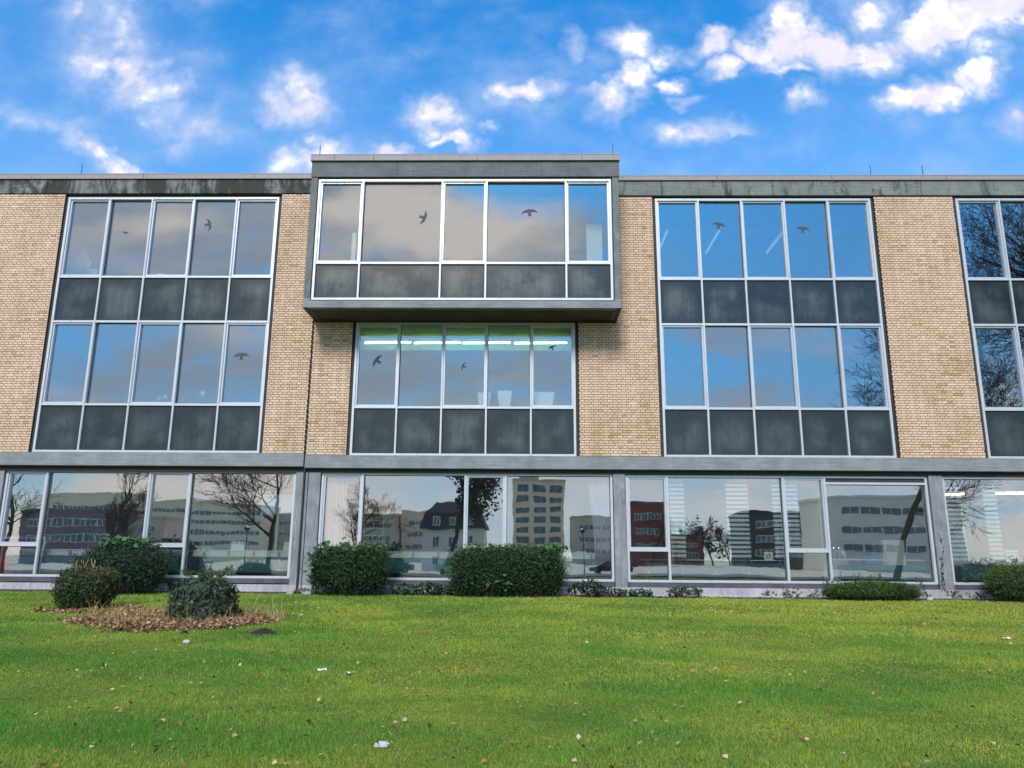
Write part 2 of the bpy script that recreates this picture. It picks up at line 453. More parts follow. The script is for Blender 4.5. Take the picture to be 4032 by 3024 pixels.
def m_bark(t):
    p = pos(t)
    n = t.noise(t.scale(p, 6, 6, 1.2), 3, 6, 0.7)
    return bsdf(t, t.mix(n, (0.018, 0.015, 0.012), (0.085, 0.072, 0.058)), 0.9, 0, 0.2, bump(t, n, 0.6, 0.02))
material('bark', m_bark)
plain('twig', (0.13, 0.10, 0.07), 0.85, var=0.4, scale=12)
plain('cut_wood', (0.38, 0.30, 0.19), 0.8, var=0.3, scale=15)
plain('molehill_soil', (0.016, 0.013, 0.011), 0.95, var=0.5, scale=25)
plain('pale_stone', (0.42, 0.43, 0.44), 0.8, var=0.2, scale=20)
plain('grey_stone', (0.30, 0.29, 0.26), 0.85, var=0.3, scale=12)
plain('asphalt', (0.05, 0.05, 0.053), 0.9, var=0.2)
plain('pink_wrapper', (0.80, 0.52, 0.50), 0.5)
plain('beige_render', (0.84, 0.75, 0.52), 0.85, var=0.08, scale=0.3)
plain('tan_render', (0.78, 0.64, 0.44), 0.85, var=0.08, scale=0.3)
plain('plum_render', (0.20, 0.15, 0.17), 0.85, var=0.12, scale=0.3)
plain('grey_render', (0.52, 0.46, 0.36), 0.85, var=0.15, scale=0.3)
plain('cream_render', (0.74, 0.69, 0.58), 0.85, var=0.1, scale=0.3)
plain('slate_roof', (0.045, 0.043, 0.045), 0.7, var=0.25, scale=0.8)
plain('brick_red', (0.22, 0.075, 0.045), 0.85, var=0.2, scale=0.6)
plain('far_frame', (0.75, 0.75, 0.73), 0.6)
material('far_glass', lambda t: bsdf(t, t.mix(t.noise(pos(t), 0.7, 2, 0.5), (0.03, 0.04, 0.042), (0.16, 0.22, 0.22)), 0.12, 0, 0.6))
plain('dark_facade', (0.035, 0.038, 0.042), 0.4, var=0.2, scale=0.4)

# ------------------------------------------------------------------ mesh helpers
class MB:
    def __init__(s):
        s.v = []; s.f = []; s.a = []
    def box(s, x0, x1, y0, y1, z0, z1, val=0.5):
        n = len(s.v)
        s.v += [(x0, y0, z0), (x1, y0, z0), (x1, y1, z0), (x0, y1, z0), (x0, y0, z1), (x1, y0, z1), (x1, y1, z1), (x0, y1, z1)]
        s.f += [(n, n + 3, n + 2, n + 1), (n + 4, n + 5, n + 6, n + 7), (n, n + 1, n + 5, n + 4), (n + 1, n + 2, n + 6, n + 5),
                (n + 2, n + 3, n + 7, n + 6), (n + 3, n, n + 4, n + 7)]
        s.a += [val] * 8
        return s
    def cham(s, x0, x1, y0, y1, z0, z1, c=0.003, val=0.5):
        """box open at the back (y1) whose front edges are chamfered"""
        n = len(s.v)
        s.v += [(x0 + c, y0, z0 + c), (x1 - c, y0, z0 + c), (x1 - c, y0, z1 - c), (x0 + c, y0, z1 - c),
                (x0, y0 + c, z0), (x1, y0 + c, z0), (x1, y0 + c, z1), (x0, y0 + c, z1),
                (x0, y1, z0), (x1, y1, z0), (x1, y1, z1), (x0, y1, z1)]
        s.f.append((n, n + 1, n + 2, n + 3))
        for i in range(4):
            j = (i + 1) % 4
            s.f.append((n + 4 + i, n + 4 + j, n + j, n + i))
            s.f.append((n + 8 + i, n + 8 + j, n + 4 + j, n + 4 + i))
        s.a += [val] * 12
        return s
    def prism(s, pts, y0, y1):
        """polygon in x,z extruded along y"""
        n = len(s.v); k = len(pts)
        s.v += [(x, y0, z) for x, z in pts] + [(x, y1, z) for x, z in pts]
        s.f.append(tuple(n + i for i in range(k)))
        s.f.append(tuple(n + k + i for i in reversed(range(k))))
        s.f += [(n + (i + 1) % k, n + i, n + k + i, n + k + (i + 1) % k) for i in range(k)]
        s.a += [0.5] * (2 * k)
        return s
    def tube(s, pts, rad, sides=5, val=0.5, cap=True):
        n0 = len(s.v)
        P = [Vector(p) for p in pts]
        up = Vector((0.31, 0.17, 0.93)).normalized()
        for i, p in enumerate(P):
            t = (P[min(i + 1, len(P) - 1)] - P[max(i - 1, 0)])
            if t.length < 1e-9: t = Vector((0, 0, 1))
            t.normalize()
            u = t.cross(up)
            if u.length < 0.05: u = t.cross(Vector((1, 0, 0)))
            u.normalize(); v = t.cross(u)
            r = rad[i] if isinstance(rad, (list, tuple)) else rad
            for k in range(sides):
                a = 2 * math.pi * k / sides
                s.v.append(tuple(p + (u * math.cos(a) + v * math.sin(a)) * r))
                s.a.append(val)
        for i in range(len(P) - 1):
            for k in range(sides):
                a = n0 + i * sides + k; b = n0 + i * sides + (k + 1) % sides
                s.f.append((a, a + sides, b + sides, b))
        if cap:
            s.f.append(tuple(n0 + k for k in range(sides)))
            e = n0 + (len(P) - 1) * sides
            s.f.append(tuple(e + k for k in reversed(range(sides))))
        return s
    def lathe(s, prof, cx, cy, sides=16):
        n0 = len(s.v)
        for r, z in prof:
            for k in range(sides):
                a = 2 * math.pi * k / sides
                s.v.append((cx + r * math.cos(a), cy + r * math.sin(a), z)); s.a.append(0.5)
        for i in range(len(prof) - 1):
            for k in range(sides):
                a = n0 + i * sides + k; b = n0 + i * sides + (k + 1) % sides
                s.f.append((a, b, b + sides, a + sides))
        s.f.append(tuple(n0 + k for k in reversed(range(sides))))
        e = n0 + (len(prof) - 1) * sides
        s.f.append(tuple(e + k for k in range(sides)))
        return s
    def mesh(s, name, mat, attrname=None):
        me = bpy.data.meshes.new(name)
        me.from_pydata(s.v, [], s.f)
        if mat: me.materials.append(MAT[mat])
        if attrname:
            me.attributes.new(attrname, 'FLOAT', 'POINT').data.foreach_set('value', s.a)
        me.update()
        return me
    def build(s, name, mat, parent=None, attrname=None, smooth=False):
        me = s.mesh(name, mat, attrname)
        if smooth: me.shade_smooth()
        return obj(name, me, parent)
def obj(name, me, parent=None):
    o = bpy.data.objects.new(name, me)
    COL.objects.link(o)
    if parent is not None: o.parent = parent
    return o
def empty(name, loc=(0, 0, 0)):
    o = bpy.data.objects.new(name, None)
    o.empty_display_size = 0.2
    o.location = loc
    COL.objects.link(o)
    return o
def tag(o, label, cat=None, group=None, kind=None):
    o['label'] = label
    if cat: o['category'] = cat
    if group: o['group'] = group
    if kind: o['kind'] = kind
    return o
def structure(o):
    o['kind'] = 'structure'
    return o
def local(part, thing):
    """meshes are modelled in world coordinates; keep them in place under a moved Empty"""
    part.parent = thing
    part.matrix_parent_inverse = Matrix.Translation(-Vector(thing.location))
    return part
def np_mesh(name, V, F, mat, attrname=None, A=None):
    """V (n,3), F (m,k) with k fixed"""
    me = bpy.data.meshes.new(name)
    V = np.ascontiguousarray(V, np.float32); F = np.ascontiguousarray(F, np.int32)
    m, k = F.shape
    me.vertices.add(len(V)); me.vertices.foreach_set('co', V.ravel())
    me.loops.add(m * k); me.loops.foreach_set('vertex_index', F.ravel())
    me.polygons.add(m)
    me.polygons.foreach_set('loop_start', np.arange(0, m * k, k, dtype=np.int32))
    if attrname:
        me.attributes.new(attrname, 'FLOAT', 'POINT').data.foreach_set('value', np.ascontiguousarray(A, np.float32))
    me.materials.append(MAT[mat])
    me.update(calc_edges=True)
    me.validate()
    return me

# ------------------------------------------------------------------ ground
SL = 0.72 / 20.7
def gz(x, y):
    yy = np.clip(y, -20.7, 0.0)
    z = SL * yy - 0.002 * np.clip(x, -25, 25)
    near = np.clip((-y - 0.6) / 2.0, 0, 1)
    return z + near * (0.022 * np.sin(0.9 * x + 0.4 * y) * np.sin(0.7 * y + 1.1) + 0.012 * np.sin(2.3 * x - 1.7 * y))
xs = np.array([-900, -300, -120, -60, -30] + list(np.arange(-22, 22.01, 0.4)) + [30, 60, 120, 300, 900])
ys = np.array([-1200, -500, -220, -120, -70, -45, -35, -28] + list(np.arange(-24, 0.81, 0.4)) + [4, 20, 80, 300, 800])
X, Y = np.meshgrid(xs, ys)
Z = gz(X, Y)
V = np.stack([X, Y, Z], -1).reshape(-1, 3)
nx, ny = len(xs), len(ys)
i, j = np.meshgrid(np.arange(nx - 1), np.arange(ny - 1))
q = (j * nx + i).ravel()
F = np.stack([q, q + 1, q + nx + 1, q + nx], -1)
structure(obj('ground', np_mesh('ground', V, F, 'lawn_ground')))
G0 = -0.72
structure(MB().box(-400, 400, -56, -47, G0 - 0.2, G0 + 0.06).build('road', 'asphalt'))

# ------------------------------------------------------------------ the office building
bld = empty('office_building', (0, 0, 0))
tag(bld, 'long three-storey pale brick office building with concrete bands and a jutting glazed bay', 'building')
DZ = 0.05                                # the left-hand section sits 5 cm higher than the right
T, T1, T2, T3, BOT = 11.165, 8.695, 7.351, 4.951, 3.614
GX = 1.0097

def part(mb, name, mat, **k): return mb.build(name, mat, bld, **k)

# brick wall panels: (x0, x1, z0, z1)
WALLS = [(-19.6, -13.575, 3.655, 11.30), (-7.155, -5.995, 3.655, 11.30), (-5.955, -4.85, 3.62, 7.405), (1.475, 3.675, 3.62, 7.405), (2.55, 3.675, 7.405, 11.232),
         (10.065, 12.335, 3.62, 11.232), (18.75, 22.0, 3.62, 11.232)]
CH, SW, HW, JT = 0.0708, 0.256, 0.128, 0.0115
brick_list = []
wall_objs = []
for wi, (x0, x1, z0, z1) in enumerate(WALLS):
    mbk = MB().box(x0 + 0.003, x1 - 0.003, 0.010, 0.24, z0 + 0.002, z1 - 0.002)
    wall_objs.append(part(mbk, 'brick_wall', 'mortar'))
    base = 3.655 if x1 < -5.97 else 3.62
    n0 = int(round((z0 - base) / CH))
    c = n0
    while True:
        zb = base + c * CH
        if zb + CH * 0.6 > z1: break
        zt = min(zb + CH, z1)
        header = (c % 2 == 1)
        pitch = HW if header else SW
        ph = (0.0 if header else 0.06) + wi * 0.071
        x = math.floor((x0 - ph) / pitch) * pitch + ph
        while x < x1 - 0.02:
            wdt = pitch
            # now and then a stretcher course carries a header, as laid
            if not header and random.random() < 0.035: wdt = HW
            a, b = max(x, x0), min(x + wdt, x1)
            if b - a > 0.035:
                brick_list.append((a + JT / 2, b - JT / 2, zb + JT / 2, zt - JT / 2, wi))
            x += wdt
        c += 1
ex, ey, ez = EYE
def psize(b):
    cx, cz = (b[0] + b[1]) / 2, (b[2] + b[3]) / 2
    d2 = cx * cx + ey * ey + (cz - ez) ** 2
    if abs(cx) > 13.6: return 0
    return (b[1] - b[0]) / d2
brick_list.sort(key=psize, reverse=True)
variants = {}
stuff = MB()
for k, (a, b, z0, z1, wi) in enumerate(brick_list):
    val = min(1, max(0, random.gauss(0.55, 0.15)))
    if random.random() < 0.05: val = random.uniform(0, 0.15)
    pr = random.uniform(-0.0022, 0.0022)
    if k < 300:
        key = (round((b - a) * 100), int(val * 8))
        if key not in variants:
            ww, hh = b - a, z1 - z0
            variants[key] = MB().cham(-ww / 2, ww / 2, 0, 0.02, -hh / 2, hh / 2, 0.004, (key[1] + 0.5) / 8).mesh('brick', 'brick', 'bv')
        o = obj('brick', variants[key], wall_objs[wi])
        o.location = ((a + b) / 2, pr, (z0 + z1) / 2)
    else:
        stuff.cham(a, b, pr, 0.02, z0, z1, 0.004, val)
o = part(stuff, 'brickwork', 'brick', attrname='bv')
o['kind'] = 'stuff'

# concrete bands, fascias, copings
def band(name, x0, x1, z0, z1, mat, y0=-0.02, y1=0.35):
    c = 0.012
    mb = MB()
    mb.prism([(x0, z0 + c), (x0, z1), (x1, z1), (x1, z0 + c)], y0, y1)
    # a drip chamfer along the lower front edge
    n = len(mb.v)
    mb.v += [(x0, y0, z0 + c), (x1, y0, z0 + c), (x1, y0 + c, z0), (x0, y0 + c, z0), (x0, y1, z0), (x1, y1, z0)]
    mb.f += [(n, n + 3, n + 2, n + 1), (n + 3, n + 4, n + 5, n + 2)]
    mb.a += [0.5] * 6
    return part(mb, name, mat)
band('concrete_band', -20, -5.995, 2.353 + 0.94, 3.652, 'concrete_band')
band('concrete_band', -5.955, 22, 3.258, 3.612, 'concrete_band')
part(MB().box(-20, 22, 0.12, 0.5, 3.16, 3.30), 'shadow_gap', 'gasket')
part(MB().box(-5.994, -5.956, 0.05, 0.3, 0.02, 11.7), 'expansion_joint', 'gasket')
# roof fascia, in cast lengths
for a, b, dz, mt in ((-20, -14.16, DZ + 0.03, 'concrete_fascia_stained'), (-14.145, -5.95, DZ + 0.03, 'concrete_fascia_stained'), (2.56, 11.44, 0, 'concrete_fascia'), (11.455, 22, 0, 'concrete_fascia')):
    band('roof_fascia', a, b, 11.233 + dz, 11.70 + dz * 0.9, mt, y0=-0.03)
part(MB().box(-20, -5.97, 0.02, 0.3, 11.285, 11.33), 'lintel_strip', 'reveal')
part(MB().box(2.6, 22, 0.02, 0.3, 11.215, 11.25), 'lintel_strip', 'reveal')
def coping(x0, x1, z0, z1, y0, y1):
    mb = MB().box(x0, x1, y0, y1, z0 + 0.01, z1)
    mb.box(x0, x1, y0 - 0.012, y0 - 0.001, z0, z0 + 0.022)
    mb.box(x0, x1, y0 - 0.006, y0 - 0.0005, z1 - 0.03, z1 - 0.006)
    return part(mb, 'coping', 'coping_metal')
cx = -20.2
for nxt in (-17.9, -14.62, -11.83 + 0.54, -7.98, -5.95):
    coping(cx, nxt - 0.012, 11.765, 11.94, -0.065, 0.5); cx = nxt
cx = 2.62
for nxt in (2.83, 5.58, 8.9, 12.2, 15.5, 18.8, 22):
    coping(cx, nxt - 0.012, 11.70, 11.865, -0.065, 0.5); cx = nxt
part(MB().box(-20, 22, 0.45, 14.5, 11.62, 11.70), 'roof', 'reveal')

# upper windows
def window(xs_, y, zt, zb, cuts, sash_idx, spandrel_rows, surround=True, head=0.065):
    """xs_ mullion lines incl. outer edges; cuts = transom centre heights from the top down; rows alternate"""
    fr = MB()
    x0, x1 = xs_[0], xs_[-1]
    D1 = y + 0.13
    fr.box(x0, x1, y, D1, zt - head, zt)
    fr.box(x0, x1, y, D1, zb, zb + 0.06)
    fr.box(x0, x0 + 0.062, y + 0.001, D1 - 0.001, zb + 0.06, zt - head)
    fr.box(x1 - 0.062, x1, y + 0.001, D1 - 0.001, zb + 0.06, zt - head)
    win = part(fr, 'window', 'aluminium')
    edges = [x0 + 0.062] + [0] * 0
    cells = []
    for k in range(len(xs_) - 1):
        a = xs_[k] + (0.062 if k == 0 else 0.025)
        b = xs_[k + 1] - (0.062 if k == len(xs_) - 2 else 0.025)
        cells.append((a, b))
    for xm in xs_[1:-1]:
        m = MB().box(xm - 0.025, xm + 0.025, y + 0.004, D1, zb + 0.06, zt - head)
        m.box(xm - 0.012, xm + 0.012, y - 0.006, y + 0.003, zb + 0.05, zt - 0.01)
        m.build('mullion', 'aluminium', win)
    rows = []
    top = zt - head
    for c in cuts:
        rows.append((c + 0.03, top)); top = c - 0.03
    rows.append((zb + 0.06, top))
    for (a, b) in cells:
        for c in cuts:
            MB().box(a, b, y + 0.008, D1 - 0.002, c - 0.03, c + 0.03).build('transom', 'aluminium', win)
    for ri, (z0, z1) in enumerate(rows):
        for k, (a, b) in enumerate(cells):
            if ri in spandrel_rows:
                MB().box(a, b, y + 0.085, y + 0.12, z0, z1).build('gasket', 'gasket', win)
                g = 0.016
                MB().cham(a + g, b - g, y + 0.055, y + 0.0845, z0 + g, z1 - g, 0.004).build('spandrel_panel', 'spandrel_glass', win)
            else:
                g = 0.012
                if k in sash_idx:
                    sw = 0.045
                    s = MB()
                    s.box(a + 0.002, a + sw, y + 0.04, D1 - 0.012, z0 + 0.002, z1 - 0.002)
                    s.box(b - sw, b - 0.002, y + 0.04, D1 - 0.012, z0 + 0.002, z1 - 0.002)
                    s.box(a + sw, b - sw, y + 0.041, D1 - 0.013, z0 + 0.002, z0 + sw)
                    s.box(a + sw, b - sw, y + 0.041, D1 - 0.013, z1 - sw, z1 - 0.002)
                    s.build('sash', 'sash_aluminium', win)
                    g = sw
                else:
                    s = MB()
                    s.box(a + 0.001, a + g, y + 0.09, D1 - 0.01, z0 + 0.001, z1 - 0.001)
                    s.box(b - g, b - 0.001, y + 0.09, D1 - 0.01, z0 + 0.001, z1 - 0.001)
                    s.box(a + g, b - g, y + 0.091, D1 - 0.011, z0 + 0.001, z0 + g)
                    s.box(a + g, b - g, y + 0.091, D1 - 0.011, z1 - g, z1 - 0.001)
                    s.build('glazing_bead', 'gasket', win)
                pw, ph = (b - a) / 2 - g - 0.0005, (z1 - z0) / 2 - g - 0.0005
                pn = MB().box(-pw, pw, -0.004, 0.004, -ph, ph).build('pane', 'window_glass', win)
                pn.location = ((a + b) / 2, y + 0.112, (z0 + z1) / 2)
                pn.rotation_euler = (R(random.gauss(0, 0.045)), 0, R(random.gauss(0, 0.06)))
    if surround:
        s = MB()
        s.box(x0 - 0.078, x0 - 0.002, y + 0.03, y + 0.2, zb - 0.045, zt + 0.05)
        s.box(x1 + 0.002, x1 + 0.078, y + 0.03, y + 0.2, zb - 0.045, zt + 0.05)
        s.box(x0 - 0.001, x1 + 0.001, y + 0.031, y + 0.199, zt + 0.002, zt + 0.05)
        s.box(x0 - 0.001, x1 + 0.001, y - 0.02, y + 0.199, zb - 0.045, zb - 0.002)
        s.build('surround', 'reveal', win)
    return win
def five(a, b): return [a + (b - a) * k / 5 for k in range(6)]
YW = 0.03
win1 = window(five(-13.489, -7.24), YW, T + DZ + 0.006, BOT + DZ, [T1 + DZ, T2 + DZ, T3 + DZ], (0, 2, 4), (1, 3))
win2 = window(five(-4.768, 1.392), YW, T2 + 0.03, BOT, [T3], (0, 2, 4), (1,))
win3 = window(five(3.759, 9.978), YW, T, BOT, [T1, T2, T3], (0, 2, 4), (1, 3))
win4 = window(five(12.422, 18.66), YW, T, BOT, [T1, T2, T3], (0, 2, 4), (1, 3))

# projecting bay
BX0, BX1, BY = -5.94, 2.545, -1.22
bay = part(MB().box(BX0 + 0.02, BX1 - 0.02, BY + 0.02, 0.005, 7.425, 7.62), 'bay', 'concrete_soffit')
def bp(mb, name, mat): return mb.build(name, mat, bay)
bp(MB().box(BX0, BX1, BY, BY + 0.17, 7.41, 7.604), 'sill_beam', 'concrete_band')
bp(MB().box(BX0 - 0.001, BX0 + 0.17, BY - 0.004, BY + 0.3, 7.68, 11.185), 'pier', 'concrete_pier')
bp(MB().box(BX1 - 0.165, BX1 + 0.001, BY - 0.004, BY + 0.3, 7.68, 11.185), 'pier', 'concrete_pier')
bp(MB().box(BX0 + 0.001, BX0 + 0.17, BY + 0.001, BY + 0.3, 7.605, 7.678), 'pier', 'concrete_band')
bp(MB().box(BX1 - 0.165, BX1 - 0.001, BY + 0.001, BY + 0.3, 7.605, 7.678), 'pier', 'concrete_band')
bp(MB().box(BX0 - 0.012, BX1 + 0.03, BY - 0.03, BY + 0.3, 11.20, 11.66), 'head_beam', 'concrete_bay')
bp(MB().box(BX0 - 0.01, BX0 + 0.15, BY + 0.301, -0.002, 7.415, 11.655), 'side_wall', 'concrete_pier')
bp(MB().box(BX1 - 0.15, BX1 + 0.01, BY + 0.301, -0.002, 7.415, 11.655), 'side_wall', 'concrete_pier')
bp(MB().box(BX0 - 0.005, BX0 + 0.09, BY + 0.03, -0.003, 7.395, 7.4245), 'drip_edge', 'gasket')
bp(MB().box(BX1 - 0.09, BX1 + 0.005, BY + 0.03, -0.003, 7.395, 7.4245), 'drip_edge', 'gasket')
bp(MB().box(BX0 + 0.03, BX1 - 0.03, BY + 0.31, 0.6, 11.55, 11.655), 'roof_slab', 'room_ceiling')
cx = BX0 - 0.05
for nxt in (-5.32, -4.23, -1.35, 1.56, BX1 + 0.06):
    coping(cx, nxt - 0.010, 11.665, 11.865, BY - 0.075, 0.4); cx = nxt
win_bay = window([-5.745, -4.5, -2.305, -1.079, 1.098, 2.345], BY + 0.03, 11.152, 7.635, [8.69], (0, 2, 4), (1,), surround=False)
sr = MB()
sr.box(BX0 + 0.171, -5.747, BY + 0.045, BY + 0.2, 7.605, 11.198)
sr.box(2.347, BX1 - 0.166, BY + 0.045, BY + 0.2, 7.605, 11.198)
sr.box(-5.746, 2.346, BY + 0.046, BY + 0.199, 11.153, 11.198)
sr.box(-5.746, 2.346, BY + 0.046, BY + 0.199, 7.605, 7.634)
sr.build('surround', 'reveal', win_bay)

# ground-floor glazing between columns
YG = 0.20
def gwindow(xs_, dz, transom_cols, vent=None, beyond=False):
    x0, x1 = xs_[0], xs_[-1]
    zt, zb = 3.150 + dz, 0.330 + dz * 0.5
    fr = MB()
    D1 = YG + 0.13
    fr.box(x0, x1, YG, D1, zt - 0.06, zt)
    fr.box(x0, x1, YG, D1, zb, zb + 0.06)
    fr.box(x0, x0 + 0.062, YG + 0.001, D1 - 0.001, zb + 0.06, zt - 0.06)
    fr.box(x1 - 0.062, x1, YG + 0.001, D1 - 0.001, zb + 0.06, zt - 0.06)
    win = part(fr, 'window', 'aluminium')
    for xm in xs_[1:-1]:
        m = MB().box(xm - 0.03, xm + 0.03, YG + 0.004, D1, zb + 0.06, zt - 0.06)
        m.box(xm - 0.012, xm + 0.012, YG - 0.006, YG + 0.003, zb + 0.05, zt - 0.01)
        m.build('mullion', 'aluminium', win)
    for k in range(len(xs_) - 1):
        a = xs_[k] + (0.062 if k == 0 else 0.03)
        b = xs_[k + 1] - (0.062 if k == len(xs_) - 2 else 0.03)
        z0, z1 = zb + 0.06, zt - 0.06
        spans = [(z0, z1)]
        if k in transom_cols:
            zc = 1.155 + dz * 0.5
            MB().box(a, b, YG + 0.008, D1 - 0.002, zc - 0.035, zc + 0.035).build('transom', 'aluminium', win)
            spans = [(zc + 0.035, z1), (z0, zc - 0.035)]
        if vent == k:
            zc = z1 - 0.11
            v = MB()
            for i_ in range(4):
                v.box(a, b, YG + 0.03 + 0.006 * i_, YG + 0.07 + 0.006 * i_, zc + 0.012 + i_ * 0.024, zc + 0.026 + i_ * 0.024)
            v.box(a, b, YG + 0.1, YG + 0.12, zc, z1)
            v.build('ventilation_grille', 'sill_metal', win)
            MB().box(a, b, YG + 0.006, D1 - 0.002, zc - 0.06, zc - 0.001).build('transom', 'aluminium', win)
            spans = [(z0, zc - 0.06)]
        for si, (p0, p1) in enumerate(spans):
            g = 0.012
            if k in transom_cols and si == 0:
                g = 0.045
                s = MB()
                s.box(a + 0.002, a + g, YG + 0.03, D1 - 0.012, p0 + 0.002, p1 - 0.002)
                s.box(b - g, b - 0.002, YG + 0.03, D1 - 0.012, p0 + 0.002, p1 - 0.002)
                s.box(a + g, b - g, YG + 0.031, D1 - 0.013, p0 + 0.002, p0 + g)
                s.box(a + g, b - g, YG + 0.031, D1 - 0.013, p1 - g, p1 - 0.002)
                s.build('sash', 'sash_aluminium', win)
            pw, ph = (b - a) / 2 - g - 0.0005, (p1 - p0) / 2 - g - 0.0005
            pn = MB().box(-pw, pw, -0.004, 0.004, -ph, ph).build('pane', 'ground_floor_glass', win)
            pn.location = ((a + b) / 2, YG + 0.112, (p0 + p1) / 2)
            pn.rotation_euler = (R(random.gauss(0, 0.02)), 0, R(random.gauss(0, 0.04)))
            if g < 0.02:
                s = MB()
                s.box(a + 0.001, a + g, YG + 0.085, D1 - 0.01, p0 + 0.001, p1 - 0.001)
                s.box(b - g, b - 0.001, YG + 0.085, D1 - 0.01, p0 + 0.001, p1 - 0.001)
                s.box(a + g, b - g, YG + 0.086, D1 - 0.011, p0 + 0.001, p0 + g)
                s.box(a + g, b - g, YG + 0.086, D1 - 0.011, p1 - g, p1 - 0.001)
                s.build('glazing_bead', 'gasket', win)
    MB().box(x0 + 0.005, x1 - 0.005, YG - 0.015, YG + 0.2, zb - 0.125, zb - 0.004).build('sill', 'sill_metal', win)
    return win
G1 = [-14.217, -13.08, -10.243, -9.118, -6.228]
G2 = [-5.525, -4.405, -1.607, -0.517, 2.368]
G3 = [2.724, 3.836, 6.944, 8.062, 10.80]
G4 = [11.19, 14.45, 15.60, 17.75, 18.95]
G0X = [x - 8.40 for x in G1]
gwindow(G0X, DZ * 0.8, (0, 2))
gwindow(G1, DZ * 0.8, (0, 2))
gwindow(G2, 0.01, (0, 2))
gwindow(G3, -0.005, (0, 2), vent=3)
gwindow(G4, -0.01, (1, 3))
for a, b, dz in ((-14.60, -14.235, DZ), (-6.21, -5.885, DZ), (-5.862, -5.543, 0), (2.386, 2.706, 0), (10.82, 11.17, 0), (18.97, 19.3, 0)):
    part(MB().prism([(a, 0.2), (a, 3.20), (b, 3.20), (b, 0.2)], 0.13, 0.5), 'column', 'concrete_column')
part(MB().box(-5.884, -5.863, 0.16, 0.45, 0.01, 3.2), 'expansion_joint', 'gasket')
for a, b in ((-20, -14.235), (-14.232, -5.885), (-5.862, 2.55), (2.553, 10.99), (10.993, 22)):
    part(MB().box(a, b, 0.122, 0.55, -0.6, 0.197), 'plinth', 'concrete_plinth')

# storey floors, rooms
for nm, z0, z1, mt in (('floor_slab', 0.02, 0.14, 'room_floor'), ('ceiling', 3.32, 3.42, 'room_ceiling'), ('floor_slab', 3.55, 3.70, 'room_floor'),
                       ('ceiling', 7.405, 7.44, 'room_ceiling'), ('floor_slab', 7.48, 7.55, 'room_floor'), ('ceiling', 11.27, 11.36, 'room_ceiling')):
    part(MB().box(-20, 22, 0.56 if z0 < 0.1 else 0.26, 7.0, z0, z1), nm, mt)
for x in (-20, -6.02, 2.6, 8.06, 22):
    part(MB().box(x - 0.05, x + 0.05, 0.60, 7.0, 0.142, 3.318), 'partition_wall', 'room_wall')
for x in (-20, -6.02, 3.0, 10.9, 22):
    part(MB().box(x - 0.06, x + 0.06, 0.56, 7.0, 3.702, 11.26), 'partition_wall', 'room_wall')
part(MB().box(-20, 22, 7.0, 7.2, 0.02, 11.5), 'rear_wall', 'room_wall')
for k, x in enumerate((-13.6, -7.1, -4.9, 1.5, 3.6, 10.1, 12.3, 18.8)):
    pass
# parapets behind the spandrels, and downstand ribs of the ceilings
for x0, x1, rows in ((-13.6, -7.1, ((3.71, 4.90), (7.56, 8.64))), (-4.85, 1.47, ((3.71, 4.88),)), (3.68, 10.06, ((3.71, 4.88), (7.56, 8.62))), (12.34, 18.7, ((3.71, 4.88), (7.56, 8.62)))):
    for z0, z1 in rows:
        part(MB().box(x0, x1, 0.25, 0.34, z0, z1), 'parapet', 'room_wall')
part(MB().box(BX0 + 0.2, BX1 - 0.2, BY + 0.24, BY + 0.32, 7.63, 8.60), 'parapet', 'room_wall')
for z in (11.27, 7.405):
    for y in (2.2, 3.6, 5.0):
        part(MB().box(-19.9, 21.9, y, y + 0.22, z - 0.24, z - 0.002), 'ceiling_rib', 'room_ceiling')

# bird-of-prey decals
def bird(win, x, y, z, span, rot):
    half = [(0.0, 0.19), (0.045, 0.13), (0.16, 0.15), (0.34, 0.08), (0.5, -0.12), (0.34, -0.05), (0.18, -0.03), (0.07, -0.08), (0.10, -0.32), (0.0, -0.26)]
    pts = half + [(-a, b) for a, b in reversed(half[1:-1])]
    pts = [(a * span, b * span) for a, b in pts]
    o = MB().prism(pts, -0.0006, 0.0006).build('bird_decal', 'decal', win)
    o.location = (x, y, z)
    o.rotation_euler = (0, R(rot), 0)
yd = YW + 0.104
for win, x, y, z, s, r in ((win1, -11.73, yd, 10.15, 0.20, 10), (win1, -9.30, yd, 10.41, 0.42, 75), (win1, -8.00, yd, 6.44, 0.46, -4),
                           (win_bay, -2.81, BY + 0.135, 10.05, 0.44, 110), (win_bay, 0.10, BY + 0.135, 10.23, 0.46, -6),
                           (win2, -4.16, yd, 6.30, 0.44, -55), (win2, -1.73, yd, 6.14, 0.26, -70), (win2, 0.75, yd, 6.70, 0.26, -25),
                           (win3, 5.61, yd, 10.40, 0.40, 15), (win3, 8.01, yd, 10.27, 0.42, 5)):
    bird(win, x, y, z, s, r)

# lightning rods on the roof edge
for x, y, z in ((-13.27, 0.1, 11.94), (-5.80, -1.1, 11.865), (2.43, -1.1, 11.865), (10.11, 0.1, 11.865), (11.62, 0.1, 11.865)):
    mb = MB().tube([(x, y, z - 0.02), (x, y, z + 0.38)], [0.016, 0.012], 6)
    mb.box(x - 0.03, x + 0.03, y - 0.03, y + 0.03, z - 0.002, z + 0.02)
    part(mb, 'lightning_rod', 'sill_metal')
mb = MB().tube([(2.66, -0.09, 11.87), (2.66, -0.09, 11.66), (2.67, -0.06, 11.60)], 0.009, 6)
mb.box(2.63, 2.70, -0.07, -0.031, 11.57, 11.60)
part(mb, 'conductor_clip', 'steel')

# ------------------------------------------------------------------ things behind the windows
def thing(name, loc, label, cat, group=None):
    return tag(empty(name, loc), label, cat, group)
def sub(t, mb, name, mat, **k):
    return local(mb.build(name, mat, None, **k), t)

